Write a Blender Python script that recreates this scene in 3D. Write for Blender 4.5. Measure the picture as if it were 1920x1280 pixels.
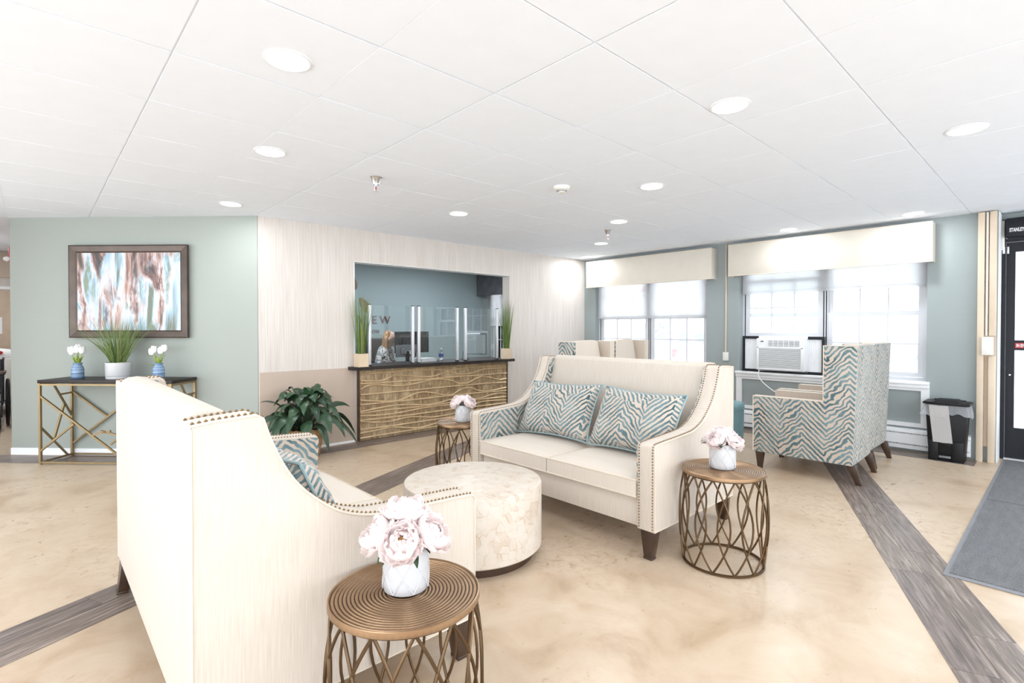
import bpy, bmesh, math, random
from mathutils import Vector, Matrix, Euler
for o in list(bpy.data.objects): bpy.data.objects.remove(o, do_unlink=True)
SC = bpy.context.scene
COL = SC.collection
PI = math.pi
rnd = random.Random(7)
# ---------------- camera, sky, exposure ----------------
FPX, YAW, PITCH, CY0, CAMH = 971.8, 47.22, 0.70, 626.6, 1.306
cd = bpy.data.cameras.new('camera'); cam = bpy.data.objects.new('camera', cd); COL.objects.link(cam)
cd.sensor_width = 36.0; cd.lens = FPX / 1920 * 36.0; cd.shift_y = -(640 - CY0) / 1920
cam.location = (0, 0, CAMH)
cam.rotation_euler = (math.radians(90 - PITCH), 0, math.radians(YAW - 90))
cd.clip_start = 0.05; cd.clip_end = 300
SC.camera = cam
SC.view_settings.view_transform = 'Standard'; SC.view_settings.look = 'None'
SC.view_settings.gamma = 1.0; SC.view_settings.use_curve_mapping = False
SC.view_settings.exposure = 0.52
W = bpy.data.worlds.new('sky'); SC.world = W; W.use_nodes = True
bg = W.node_tree.nodes['Background']; bg.inputs[0].default_value = (0.875, 0.935, 1.0, 1); bg.inputs[1].default_value = 3.3
LAMP_W = 5.5

# ---------------- mesh builder ----------------
class MB:
    def __init__(s): s.v = []; s.f = []
    def add(s, vs, fs, M=None):
        b = len(s.v)
        for p in vs:
            p = Vector(p)
            if M is not None: p = M @ p
            s.v.append(p)
        for f in fs: s.f.append([b + i for i in f])
        return s
    def box(s, x0, x1, y0, y1, z0, z1, M=None):
        vs = [(x, y, z) for z in (z0, z1) for y in (y0, y1) for x in (x0, x1)]
        return s.add(vs, [(0,2,3,1),(4,5,7,6),(0,1,5,4),(2,6,7,3),(0,4,6,2),(1,3,7,5)], M)
    def frustum(s, c0, a0, b0, z0, c1, a1, b1, z1, M=None):
        vs = []
        for (cx, cy), a, b, z in ((c0, a0, b0, z0), (c1, a1, b1, z1)):
            vs += [(cx-a, cy-b, z), (cx+a, cy-b, z), (cx-a, cy+b, z), (cx+a, cy+b, z)]
        return s.add(vs, [(0,2,3,1),(4,5,7,6),(0,1,5,4),(2,6,7,3),(0,4,6,2),(1,3,7,5)], M)
    def prism(s, poly, a0, a1, axis='y', M=None):
        n = len(poly); vs = []
        for a in (a0, a1):
            for p, q in poly:
                vs.append((p, a, q) if axis == 'y' else ((a, p, q) if axis == 'x' else (p, q, a)))
        fs = [tuple(range(n))[::-1], tuple(range(n, 2*n))]
        for i in range(n): j = (i+1) % n; fs.append((i, j, n+j, n+i))
        return s.add(vs, fs, M)
    def lathe(s, prof, seg=32, c=(0,0,0), M=None, wob=None):
        vs = []; fs = []; n = len(prof)
        for k in range(seg):
            a = 2*PI*k/seg
            for i, (r, z) in enumerate(prof):
                rr = r * (wob(a, z) if wob else 1)
                vs.append((c[0]+rr*math.cos(a), c[1]+rr*math.sin(a), c[2]+z))
        for k in range(seg):
            k2 = (k+1) % seg
            for i in range(n-1): fs.append((k*n+i, k2*n+i, k2*n+i+1, k*n+i+1))
        if prof[0][0] > 1e-5: fs.append(tuple(k*n for k in range(seg))[::-1])
        if prof[-1][0] > 1e-5: fs.append(tuple(k*n+n-1 for k in range(seg)))
        return s.add(vs, fs, M)
    def tube(s, path, r, seg=8, closed=False, M=None, cap=True):
        P = [Vector(p) for p in path]; n = len(P); vs = []; fs = []
        rs = r if isinstance(r, (list, tuple)) else [r]*n
        up = None
        for i in range(n):
            if closed: t = P[(i+1) % n]-P[i-1]
            else: t = P[min(i+1, n-1)]-P[max(i-1, 0)]
            if t.length < 1e-9: t = Vector((0,0,1))
            t.normalize()
            if up is None:
                up = Vector((0,0,1)) if abs(t.z) < .9 else Vector((1,0,0))
            a = (up - t*up.dot(t))
            if a.length < 1e-6: a = t.orthogonal()
            a.normalize(); up = a; b = t.cross(a)
            for k in range(seg):
                th = 2*PI*k/seg
                vs.append(P[i] + (a*math.cos(th)+b*math.sin(th))*rs[i])
        m = n if closed else n-1
        for i in range(m):
            j = (i+1) % n
            for k in range(seg):
                k2 = (k+1) % seg
                fs.append((i*seg+k, i*seg+k2, j*seg+k2, j*seg+k))
        if not closed and cap:
            fs.append(tuple(range(seg))[::-1]); fs.append(tuple((n-1)*seg+k for k in range(seg)))
        return s.add(vs, fs, M)
    def ball(s, c, r, seg=10, rings=6, M=None):
        rx, ry, rz = r if isinstance(r, (tuple, list)) else (r, r, r)
        vs = [(c[0], c[1], c[2]-rz)]; fs = []
        for i in range(1, rings):
            ph = -PI/2 + PI*i/rings
            for k in range(seg):
                a = 2*PI*k/seg
                vs.append((c[0]+rx*math.cos(ph)*math.cos(a), c[1]+ry*math.cos(ph)*math.sin(a), c[2]+rz*math.sin(ph)))
        vs.append((c[0], c[1], c[2]+rz)); L = len(vs)-1
        for k in range(seg):
            k2 = (k+1) % seg
            fs.append((0, 1+k2, 1+k)); fs.append((L, 1+(rings-2)*seg+k, 1+(rings-2)*seg+k2))
            for i in range(rings-2):
                fs.append((1+i*seg+k, 1+i*seg+k2, 1+(i+1)*seg+k2, 1+(i+1)*seg+k))
        return s.add(vs, fs, M)
    def grid(s, nu, nv, fn, M=None, wrap=False):
        vs = [fn(i/(nu-1), j/(nv-1)) for i in range(nu) for j in range(nv)]
        fs = [(i*nv+j, (i+1)*nv+j, (i+1)*nv+j+1, i*nv+j+1) for i in range(nu-1) for j in range(nv-1)]
        return s.add(vs, fs, M)
    def mesh(s, name, mat, bevel=0, smooth=False, seg=2, merge=False, ang=40):
        me = bpy.data.meshes.new(name)
        me.from_pydata([tuple(p) for p in s.v], [], s.f)
        if bevel or merge:
            bm = bmesh.new(); bm.from_mesh(me)
            if merge: bmesh.ops.remove_doubles(bm, verts=bm.verts, dist=1e-5)
            bmesh.ops.recalc_face_normals(bm, faces=bm.faces)
            if bevel:
                es = [e for e in bm.edges if len(e.link_faces) == 2 and e.calc_face_angle(0) > .5]
                bmesh.ops.bevel(bm, geom=es, offset=bevel, offset_type='OFFSET', segments=seg, profile=.5, affect='EDGES', clamp_overlap=True)
            bm.to_mesh(me); bm.free()
        else:
            bm = bmesh.new(); bm.from_mesh(me); bmesh.ops.recalc_face_normals(bm, faces=bm.faces); bm.to_mesh(me); bm.free()
        uv = me.uv_layers.new(name='UVMap').data
        co = me.vertices
        for p in me.polygons:
            n = p.normal
            for li in p.loop_indices:
                q = co[me.loops[li].vertex_index].co
                if abs(n.z) > .72: uv[li].uv = (q.x, q.y)
                elif abs(n.x) > abs(n.y): uv[li].uv = (q.y, q.z)
                else: uv[li].uv = (q.x, q.z)
        if smooth or bevel:
            me.polygons.foreach_set('use_smooth', [True]*len(me.polygons))
            me.set_sharp_from_angle(angle=math.radians(ang))
        me.materials.append(mat)
        me.update()
        return me
    def obj(s, name, mat, parent=None, **k):
        return link(name, s.mesh(name, mat, **k), parent)
def link(name, me, parent=None, loc=None, rot=None, scale=None):
    o = bpy.data.objects.new(name, me); COL.objects.link(o)
    if parent is not None: o.parent = parent
    if loc is not None: o.location = loc
    if rot is not None: o.rotation_euler = rot
    if scale is not None: o.scale = scale if isinstance(scale, (tuple, list)) else (scale,)*3
    return o
def tag(o, label=None, cat=None, group=None, kind=None):
    if label: o['label'] = label
    if cat: o['category'] = cat
    if group: o['group'] = group
    if kind: o['kind'] = kind
    return o
def thing(name, label, cat, loc=(0,0,0), rz=0, group=None):
    o = bpy.data.objects.new(name, None); COL.objects.link(o)
    o.empty_display_size = .1
    o.location = loc; o.rotation_euler = (0, 0, rz)
    return tag(o, label, cat, group)
def struct(name, mb, mat, parent=None, label=None, **k):
    o = mb.obj(name, mat, parent, **k)
    if parent is None: o['kind'] = 'structure'
    if label: o['label'] = label
    return o
def dup(root, label=None, group=None):
    def cp(o, par):
        c = o.copy(); COL.objects.link(c); c.parent = par
        for ch in list(o.children): cp(ch, c)
        return c
    r = cp(root, None)
    if label: r['label'] = label
    if group: r['group'] = group
    return r
def smoothpath(pts, sub=6):
    P = [Vector(p) for p in pts]; out = []
    for i in range(len(P)-1):
        p0 = P[max(i-1, 0)]; p1 = P[i]; p2 = P[i+1]; p3 = P[min(i+2, len(P)-1)]
        for k in range(sub):
            t = k/sub
            out.append(0.5*((2*p1)+(-p0+p2)*t+(2*p0-5*p1+4*p2-p3)*t*t+(-p0+3*p1-3*p2+p3)*t**3))
    out.append(P[-1]); return out

# ---------------- materials ----------------
class NG:
    """small node helper: N('ShaderNodeX', key=value) with inputs set by index or name; sockets or constants"""
    def __init__(s, name):
        s.m = bpy.data.materials.new(name); s.m.use_nodes = True
        s.t = s.m.node_tree; s.t.nodes.clear()
        s.out = s.t.nodes.new('ShaderNodeOutputMaterial')
    def N(s, typ, ins=None, **props):
        n = s.t.nodes.new(typ)
        for k, v in props.items(): setattr(n, k, v)
        for k, v in (ins or {}).items():
            if isinstance(v, bpy.types.NodeSocket): s.t.links.new(v, n.inputs[k])
            else: n.inputs[k].default_value = v
        return n
    def uv(s, sc=(1,1,1)):
        t = s.N('ShaderNodeTexCoord')
        return s.N('ShaderNodeMapping', {0: t.outputs['UV'], 3: sc}).outputs[0]
    def ob(s, sc=(1,1,1), rot=(0,0,0)):
        t = s.N('ShaderNodeTexCoord')
        return s.N('ShaderNodeMapping', {0: t.outputs['Object'], 2: rot, 3: sc}).outputs[0]
    def noise(s, vec, scale=5, detail=3, rough=.5, dist=0):
        return s.N('ShaderNodeTexNoise', {'Vector': vec, 'Scale': scale, 'Detail': detail, 'Roughness': rough, 'Distortion': dist}).outputs[0]
    def math(s, op, a, b=0.0, c=None, clamp=False):
        d = {0: a, 1: b}
        if c is not None: d[2] = c
        n = s.N('ShaderNodeMath', d, operation=op); n.use_clamp = clamp
        return n.outputs[0]
    def ramp(s, fac, stops, interp='LINEAR'):
        n = s.N('ShaderNodeValToRGB', {0: fac}); cr = n.color_ramp; cr.interpolation = interp
        while len(cr.elements) < len(stops): cr.elements.new(.5)
        for e, (p, c) in zip(cr.elements, stops):
            e.position = p; e.color = (*c, 1)
        return n.outputs[0]
    def mix(s, fac, a, b, mode='MIX'):
        n = s.N('ShaderNodeMix', data_type='RGBA', blend_type=mode)
        for idx, v in ((0, fac), (6, a), (7, b)):
            if isinstance(v, bpy.types.NodeSocket): s.t.links.new(v, n.inputs[idx])
            elif idx == 0: n.inputs[0].default_value = v
            else: n.inputs[idx].default_value = (*v, 1)
        return n.outputs[2]
    def bsdf(s, color, rough=.5, metal=0, bump=None, bs=.3, bd=.002, spec=.5, **k):
        n = s.N('ShaderNodeBsdfPrincipled')
        def st(nm, v):
            if isinstance(v, bpy.types.NodeSocket): s.t.links.new(v, n.inputs[nm])
            elif nm in ('Base Color', 'Sheen Tint', 'Emission Color'): n.inputs[nm].default_value = (*v, 1)
            else: n.inputs[nm].default_value = v
        st('Base Color', color); st('Roughness', rough); st('Metallic', metal); st('Specular IOR Level', spec)
        for kk, v in k.items(): st(kk.replace('_', ' '), v)
        if bump is not None:
            b = s.N('ShaderNodeBump', {'Strength': bs, 'Distance': bd, 'Height': bump})
            s.t.links.new(b.outputs[0], n.inputs['Normal'])
        return n
    def end(s, sh):
        s.t.links.new(sh.outputs[0] if hasattr(sh, 'outputs') else sh, s.out.inputs[0]); return s.m
def plain(name, color, rough=.5, metal=0, spec=.5, var=.06, **k):
    g = NG(name)
    n = g.noise(g.ob(), 9, 3)
    d = tuple(max(0, c*(1-var)) for c in color); l = tuple(min(1, c*(1+var)) for c in color)
    return g.end(g.bsdf(g.ramp(n, [(.3, d), (.7, l)]), rough, metal, spec=spec, **k))
def emis(name, color, st):
    g = NG(name); return g.end(g.N('ShaderNodeEmission', {0: (*color, 1), 1: st}))
M = {}
def mk_paint(name, c, line=.04):
    g = NG(name); v = g.ob((1, 1, 55)); n = g.noise(v, 3, 3); n2 = g.noise(g.ob(), 1.2, 2)
    f = g.mix(.5, g.ramp(n, [(.3, (1-line,)*3), (.7, (1, 1, 1))]), g.ramp(n2, [(.3, (.96,)*3), (.7, (1, 1, 1))]), 'MIX')
    return g.end(g.bsdf(g.mix(1, c, f, 'MULTIPLY'), .55, bump=n, bs=.08))
M['sage'] = mk_paint('sage_wallcovering', (.34, .368, .332))
M['sage_c'] = mk_paint('sage_window_shaded', (.31, .35, .347))  # same sage paint, the duller cooler light here put into its colour
M['shaded'] = mk_paint('sage_office_shaded', (.30, .375, .395))  # sage paint again, the bluish office shade worked into its colour
g = NG('striped_wallpaper'); v = g.ob((1, 1, .02)); n = g.noise(v, 85, 3, .6); n2 = g.noise(g.ob((1, 1, .1)), 9, 2)
c = g.ramp(n, [(.3, (.55, .49, .435)), (.5, (.63, .575, .525)), (.68, (.71, .665, .625))])
M['paper'] = g.end(g.bsdf(g.mix(.25, c, g.ramp(n2, [(.3, (.66, .6, .54)), (.7, (.8, .75, .7))])), .5, bump=n, bs=.1))
M['wains'] = plain('beige_wainscot', (.52, .415, .335), .5, var=.03)
M['ceil'] = plain('white_ceiling_tile', (.875, .92, .985), .85, spec=.1, var=.008)
M['white'] = plain('white_painted_trim', (.84, .85, .86), .45, var=.02)
M['offwhite'] = plain('offwhite_plastic', (.8, .78, .73), .45, var=.03)
M['vinylw'] = plain('white_window_vinyl', (.62, .63, .66), .35, var=.03)
g = NG('mottled_vinyl_floor'); o_ = g.ob(); n = g.noise(o_, 3.2, 8, .62, .6); n2 = g.noise(o_, 17, 6, .6, 1.2); n3 = g.noise(o_, .8, 2)
c = g.ramp(n, [(.30, (.37, .255, .155)), (.44, (.49, .365, .25)), (.56, (.555, .435, .315)), (.72, (.615, .51, .395))])
c2 = g.ramp(n2, [(.30, (.34, .225, .135)), (.43, (.52, .395, .277)), (.6, (.585, .468, .347))])
c = g.mix(g.ramp(n3, [(.46, (0,)*3), (.56, (1,)*3)]), c, c2); c = g.mix(.25, c, g.ramp(n3, [(.3, (.465, .345, .24)), (.7, (.60, .485, .37))]))
M['floor'] = g.end(g.bsdf(c, g.ramp(n2, [(.3, (.27,)*3), (.7, (.36,)*3)]), spec=.5))
g = NG('dark_plank_vinyl'); t = g.N('ShaderNodeTexCoord'); oi = g.N('ShaderNodeObjectInfo')
mp = g.N('ShaderNodeMapping', {0: t.outputs['Object'], 3: (1.6, 26, 1)}); off = g.N('ShaderNodeVectorMath', {0: mp.outputs[0]}, operation='ADD')
cmb = g.N('ShaderNodeCombineXYZ', {0: g.math('MULTIPLY', oi.outputs['Random'], 40), 1: g.math('MULTIPLY', oi.outputs['Random'], 90)})
g.t.links.new(cmb.outputs[0], off.inputs[1])
n = g.noise(off.outputs[0], 2.2, 8, .65, .8)
c = g.ramp(n, [(.3, (.075, .058, .05)), (.45, (.16, .125, .105)), (.56, (.25, .2, .17)), (.7, (.42, .355, .31))])
tint = g.ramp(oi.outputs['Random'], [(0, (.78, .76, .78)), (1, (1, .98, .96))])
M['plank'] = g.end(g.bsdf(g.mix(1, c, tint, 'MULTIPLY'), .36, bump=n, bs=.12))
def fabric(name, a, b, sc=160, sheen=.1):
    g = NG(name); n = g.noise(g.uv((1, .03, 1)), sc, 2, .6); n2 = g.noise(g.uv((.15, 1, 1)), sc*1.5, 2)
    h = g.math('ADD', n, n2)
    return g.end(g.bsdf(g.ramp(n, [(.3, a), (.65, b)]), .8, bump=h, bs=.25, bd=.0015, spec=.2, Sheen_Weight=sheen))
M['cream'] = fabric('cream_stria_fabric', (.525, .458, .388), (.595, .528, .455), 240)
M['creamseat'] = fabric('cream_vinyl_seat', (.605, .535, .46), (.63, .56, .485), 60)
M['cream2'] = fabric('tan_inner_fabric', (.55, .465, .385), (.585, .50, .425), 60)
def zebra(name, per=.05, half=.17, base=(.51, .43, .36), dk=(.038, .088, .10), lt=(.175, .258, .275), slope=.95, amp=.09, r=.7, off=(0, 0, 0)):
    g = NG(name); t = g.N('ShaderNodeTexCoord')
    mp = g.N('ShaderNodeMapping', {0: t.outputs['UV'], 1: off}); sx = g.N('ShaderNodeSeparateXYZ', {0: mp.outputs[0]})
    n1 = g.math('SUBTRACT', g.noise(mp.outputs[0], 5.5, 2), .5); n2 = g.math('SUBTRACT', g.noise(mp.outputs[0], 22, 2), .5)
    uu = g.math('ADD', sx.outputs[0], g.math('MULTIPLY', n1, .09))
    tri = g.math('PINGPONG', uu, half)
    v = g.math('ADD', sx.outputs[1], g.math('MULTIPLY', tri, slope))
    v = g.math('ADD', v, g.math('ADD', g.math('MULTIPLY', n1, amp), g.math('MULTIPLY', n2, .03)))
    w = g.math('SINE', g.math('MULTIPLY', v, 2*PI/per))
    w = g.math('ADD', w, g.math('MULTIPLY', g.math('SUBTRACT', g.noise(mp.outputs[0], 14, 2), .5), 2.6))
    mask = g.ramp(g.math('ADD', g.math('MULTIPLY', w, .5), .5), [(.47, (0,)*3), (.56, (1,)*3)])
    tone = g.ramp(g.noise(mp.outputs[0], 7, 3), [(.32, dk), (.62, lt)])
    fine = g.noise(g.uv((1, .2, 1)), 300, 1)
    return g.end(g.bsdf(g.mix(mask, base, tone), r, bump=g.math('ADD', mask, g.math('MULTIPLY', fine, .2)), bs=.4, bd=.002, spec=.25, Sheen_Weight=.15))
M['zebra'] = zebra('teal_zebra_fabric', per=.046, half=.18)
M['zebra_p'] = zebra('teal_zebra_pillow', per=.037, half=.17, off=(.05, .2, 0))
M['zebra_i'] = zebra('teal_zebra_inner', per=.05, half=.19, off=(.1, .1, 0))
M['pillow_edge'] = fabric('pale_teal_welt', (.22, .31, .325), (.32, .41, .42), 90)
M['leg'] = plain('espresso_wood', (.05, .026, .015), .35, var=.25)
M['nail'] = plain('brass_nailhead', (.21, .125, .05), .4, .6)
M['pip'] = plain('cream_piping', (.66, .57, .47), .7)
M['bronze'] = plain('antique_bronze', (.12, .072, .036), .38, .8, var=.22)
M['gold'] = plain('brushed_gold', (.27, .195, .10), .42, .7, var=.1)
g = NG('ribbed_bronze_top'); n = g.noise(g.ob(), 6, 3)
rad_ = g.N('ShaderNodeVectorMath', {0: g.ob((1, 1, 0))}, operation='LENGTH').outputs['Value']
gr = g.math('FRACT', g.math('DIVIDE', rad_, .01125))
c = g.mix(g.ramp(gr, [(.0, (1,)*3), (.18, (.1,)*3), (.75, (0,)*3), (.92, (.9,)*3)]), g.ramp(n, [(.3, (.27, .16, .085)), (.7, (.38, .245, .14))]), (.035, .024, .018))
M['bronzetop'] = g.end(g.bsdf(c, .34, .7))
M['darktop'] = plain('dark_stained_top', (.022, .016, .013), .45, spec=.3, var=.2)
M['ceramic'] = plain('white_ceramic', (.56, .56, .57), .3, var=.015)
g = NG('capiz_shell'); o_ = g.ob()
vo = g.N('ShaderNodeTexVoronoi', {'Vector': o_, 'Scale': 21.0}, feature='DISTANCE_TO_EDGE').outputs[0]
vc = g.N('ShaderNodeTexVoronoi', {'Vector': o_, 'Scale': 21.0}).outputs['Color']
n = g.noise(o_, 14, 5, .6)
bw = g.N('ShaderNodeRGBToBW', {0: vc}).outputs[0]
c = g.ramp(g.math('ADD', g.math('MULTIPLY', n, .7), g.math('MULTIPLY', bw, .35)), [(.25, (.52, .42, .325)), (.45, (.59, .51, .425)), (.75, (.625, .565, .495))])
edge = g.ramp(g.math('ADD', vo, g.math('MULTIPLY', g.math('SUBTRACT', n, .45), .25)), [(.0, (.72, .6, .46)), (.04, (1, 1, 1))])
M['capiz'] = g.end(g.bsdf(g.mix(.6, c, g.mix(1, c, edge, 'MULTIPLY')), .45, bump=vo, bs=.05))
g = NG('aged_gold_panel'); o_ = g.ob((1, 1, .35)); n = g.noise(o_, 11, 8, .72, .8); n2 = g.noise(g.ob((1, 1, .2)), 60, 4)
c = g.ramp(n, [(.32, (.07, .04, .02)), (.44, (.24, .15, .075)), (.55, (.42, .30, .165)), (.68, (.60, .48, .31))])
M['aged'] = g.end(g.bsdf(g.mix(.25, c, g.ramp(n2, [(.35, (.06, .035, .02)), (.65, (.62, .48, .3))])), .42, .25, bump=n, bs=.3))
M['ridge'] = plain('gilded_ridge', (.68, .52, .32), .33, .3, var=.2)
M['blackmetal'] = plain('black_anodised', (.009, .010, .014), .45, spec=.3, var=.1)
M['alu'] = plain('brushed_aluminium', (.78, .78, .80), .35, .5, var=.04)
M['chrome'] = plain('chrome', (.7, .7, .72), .12, 1.0, var=.03)
M['blackpl'] = plain('black_plastic', (.006, .006, .007), .45, spec=.3, var=.1)
M['greypl'] = plain('grey_plastic', (.16, .165, .18), .45, var=.08)
M['dgrey'] = plain('charcoal_upholstery', (.035, .035, .04), .7, var=.15)
g = NG('clear_glass'); fr = g.N('ShaderNodeFresnel', {0: 1.45}); tr = g.N('ShaderNodeBsdfTransparent', {0: (.97, .99, .99, 1)}); gl = g.N('ShaderNodeBsdfGlossy', {0: (1, 1, 1, 1), 'Roughness': .0})
M['glass'] = g.end(g.N('ShaderNodeMixShader', {0: g.math('MULTIPLY', fr.outputs[0], 1.5, clamp=True), 1: tr.outputs[0], 2: gl.outputs[0]}))
def sheer(name, c, tr_, tl=.6):
    g = NG(name); t = g.N('ShaderNodeBsdfTransparent'); d = g.N('ShaderNodeBsdfDiffuse', {0: (*c, 1)}); l = g.N('ShaderNodeBsdfTranslucent', {0: (*c, 1)})
    n = g.noise(g.ob((60, 60, 2)), 3, 2)
    a = g.N('ShaderNodeMixShader', {0: tl, 1: d.outputs[0], 2: l.outputs[0]})
    f = g.math('ADD', g.math('MULTIPLY', g.math('SUBTRACT', n, .5), .06), tr_)
    return g.end(g.N('ShaderNodeMixShader', {0: f, 1: a.outputs[0], 2: t.outputs[0]}))
M['shade'] = sheer('sheer_roller_shade', (.84, .84, .85), .24, .72)
M['screen'] = sheer('insect_haze_screen', (.6, .61, .63), .72, .7)
M['bag'] = sheer('clear_bin_liner', (.75, .77, .8), .5, .4)
M['bag2'] = sheer('frosted_bag', (.72, .69, .67), .12, .3)
M['valance'] = plain('cream_valance_fabric', (.66, .61, .53), .75, var=.02)
M['valance_g'] = zebra('grey_pattern_valance', per=.03, half=.05, base=(.10, .105, .12), dk=(.06, .063, .075), lt=(.13, .14, .155))
M['tantrim'] = plain('tan_pilaster_paint', (.66, .54, .41), .5, var=.03)
M['tealv'] = plain('teal_vinyl', (.19, .34, .385), .4, var=.06)
g = NG('grey_carpet_mat'); n = g.noise(g.ob(), 260, 2); n2 = g.noise(g.ob((1, 4, 1)), 6, 3)
c = g.mix(.3, g.ramp(n, [(.3, (.05, .052, .056)), (.7, (.27, .275, .285))]), g.ramp(n2, [(.3, (.1,)*3), (.7, (.2,)*3)]))
M['mat'] = g.end(g.bsdf(c, .95, bump=n, bs=.6, spec=.1))
M['rubber'] = plain('grey_rubber_edge', (.22, .225, .24), .6)
g = NG('leaf_green'); oi = g.N('ShaderNodeObjectInfo'); n = g.noise(g.ob((1, 14, 1)), 5, 3)
c = g.mix(.5, g.ramp(n, [(.3, (.012, .034, .017)), (.7, (.036, .085, .038))]), g.ramp(oi.outputs['Random'], [(0, (.01, .03, .016)), (1, (.045, .10, .042))]))
M['leaf'] = g.end(g.bsdf(c, .34, spec=.5))
g = NG('grass_green'); gi = g.N('ShaderNodeNewGeometry'); n = g.ramp(gi.outputs['Random Per Island'], [(0, (.07, .14, .035)), (.6, (.16, .24, .065)), (1, (.30, .33, .12))])
M['grass'] = g.end(g.bsdf(n, .5))
M['tulipleaf'] = plain('tulip_leaf', (.28, .38, .06), .5, var=.2)
M['tulip'] = plain('white_tulip_petal', (.85, .84, .83), .6, var=.03)
g = NG('peony_petal'); oi = g.N('ShaderNodeObjectInfo'); n = g.noise(g.ob(), 30, 3)
c = g.mix(.5, g.ramp(n, [(.3, (.95, .82, .81)), (.7, (.97, .92, .90))]), g.ramp(oi.outputs['Random'], [(0, (.95, .83, .82)), (1, (.97, .94, .92))]))
pd_ = g.N('ShaderNodeBsdfDiffuse', {0: c}); pt_ = g.N('ShaderNodeBsdfTranslucent', {0: c})
M['petal'] = g.end(g.N('ShaderNodeMixShader', {0: .42, 1: pd_.outputs[0], 2: pt_.outputs[0]}))
M['stamen'] = plain('yellow_stamen', (.75, .42, .12), .6, var=.2)
g = NG('blue_striped_glaze'); s_ = g.N('ShaderNodeSeparateXYZ', {0: g.ob()}); w = g.noise(g.ob((.4, .4, 60)), 2.2, 3)
M['blueglaze'] = g.end(g.bsdf(g.ramp(w, [(.36, (.04, .09, .2)), (.45, (.12, .21, .36)), (.53, (.19, .3, .45)), (.6, (.5, .56, .63))]), .25))
g = NG('wicker'); n = g.noise(g.ob((1, 1, 2)), 30, 4, .7); c = g.ramp(n, [(.3, (.16, .085, .035)), (.5, (.36, .22, .10)), (.7, (.58, .43, .27))])
M['wicker'] = g.end(g.bsdf(c, .65, bump=n, bs=.5))
M['soil'] = plain('dark_soil', (.03, .022, .016), .9)
M['lightwood'] = plain('pale_wood_box', (.66, .52, .37), .5, var=.06)
M['framem'] = plain('pewter_picture_frame', (.085, .062, .05), .33, .55, var=.15)
g = NG('abstract_painting'); t = g.N('ShaderNodeTexCoord'); mp = g.N('ShaderNodeMapping', {0: t.outputs['UV'], 3: (6.5, .8, 1)})
n = g.noise(mp.outputs[0], 1.05, 4, .55, .5); mp2 = g.N('ShaderNodeMapping', {0: t.outputs['UV'], 1: (5, 3, 0), 3: (8.5, 1.5, 1)}); n2 = g.noise(mp2.outputs[0], 1.0, 6, .66, .7)
c = g.ramp(n, [(.33, (.035, .03, .03)), (.39, (.10, .085, .07)), (.43, (.36, .19, .14)), (.465, (.52, .40, .37)), (.51, (.56, .58, .62)), (.56, (.60, .63, .68)), (.60, (.34, .48, .58)), (.66, (.14, .16, .11))])
c2 = g.ramp(n2, [(.36, (.04, .035, .035)), (.42, (.20, .10, .08)), (.47, (.48, .34, .31)), (.52, (.60, .62, .67)), (.57, (.30, .46, .58)), (.63, (.2, .25, .17))])
mp3 = g.N('ShaderNodeMapping', {0: t.outputs['UV'], 1: (2, 7, 0), 3: (5, 2.2, 1)}); n3 = g.noise(mp3.outputs[0], 1.0, 4, .55, .4)
M['art'] = g.end(g.bsdf(g.mix(g.ramp(n3, [(.46, (0,)*3), (.56, (1,)*3)]), c, c2), .3))
M['skin'] = plain('skin', (.62, .40, .31), .5, var=.04)
M['hair'] = plain('light_brown_hair', (.36, .20, .10), .45, var=.35)
g = NG('patterned_blouse'); n = g.noise(g.ob(), 34, 3, .6, 1.5); M['blouse'] = g.end(g.bsdf(g.ramp(n, [(.46, (.03, .03, .035)), (.52, (.62, .61, .6))]), .7))
M['slacks'] = plain('dark_slacks', (.03, .03, .035), .8)
M['mask'] = plain('pale_blue_mask', (.5, .66, .75), .7)
M['red'] = plain('red_enamel', (.55, .03, .03), .4)
M['redtxt'] = plain('red_sticker', (.5, .025, .03), .5)
M['whitetxt'] = plain('white_lettering', (.85, .85, .85), .5)
M['signletter'] = plain('rose_bronze_letter', (.20, .135, .12), .4, .4)
M['signleaf'] = plain('bronze_leaf_emblem', (.20, .145, .10), .4, .4)
M['paper_s'] = plain('white_paper', (.8, .8, .8), .6, var=.02)
M['greydoor'] = plain('pale_brown_laminate', (.52, .40, .30), .5, var=.08)
g = NG('plastic_bottle'); t1 = g.N('ShaderNodeBsdfTransparent', {0: (.9, .95, .98, 1)}); d1 = g.N('ShaderNodeBsdfGlossy', {0: (1, 1, 1, 1), 'Roughness': .05})
M['bottle'] = g.end(g.N('ShaderNodeMixShader', {0: .22, 1: t1.outputs[0], 2: d1.outputs[0]}))
M['blue'] = plain('blue_label', (.03, .06, .3), .5)
M['asphalt'] = plain('pale_asphalt', (.82, .82, .83), .9, var=.08)
M['outwhite'] = plain('outdoor_white', (.85, .85, .86), .4)
M['outgreen'] = plain('outdoor_leaf', (.42, .46, .38), .8, var=.2)
M['outred'] = plain('outdoor_red', (.75, .36, .32), .5)  # red made pale, outdoor overexposure put into the colour
M['outgrey'] = plain('outdoor_grey', (.5, .5, .52), .5)
M['lamp'] = emis('downlight_lens', (1, .985, .96), 9.0)
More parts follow.
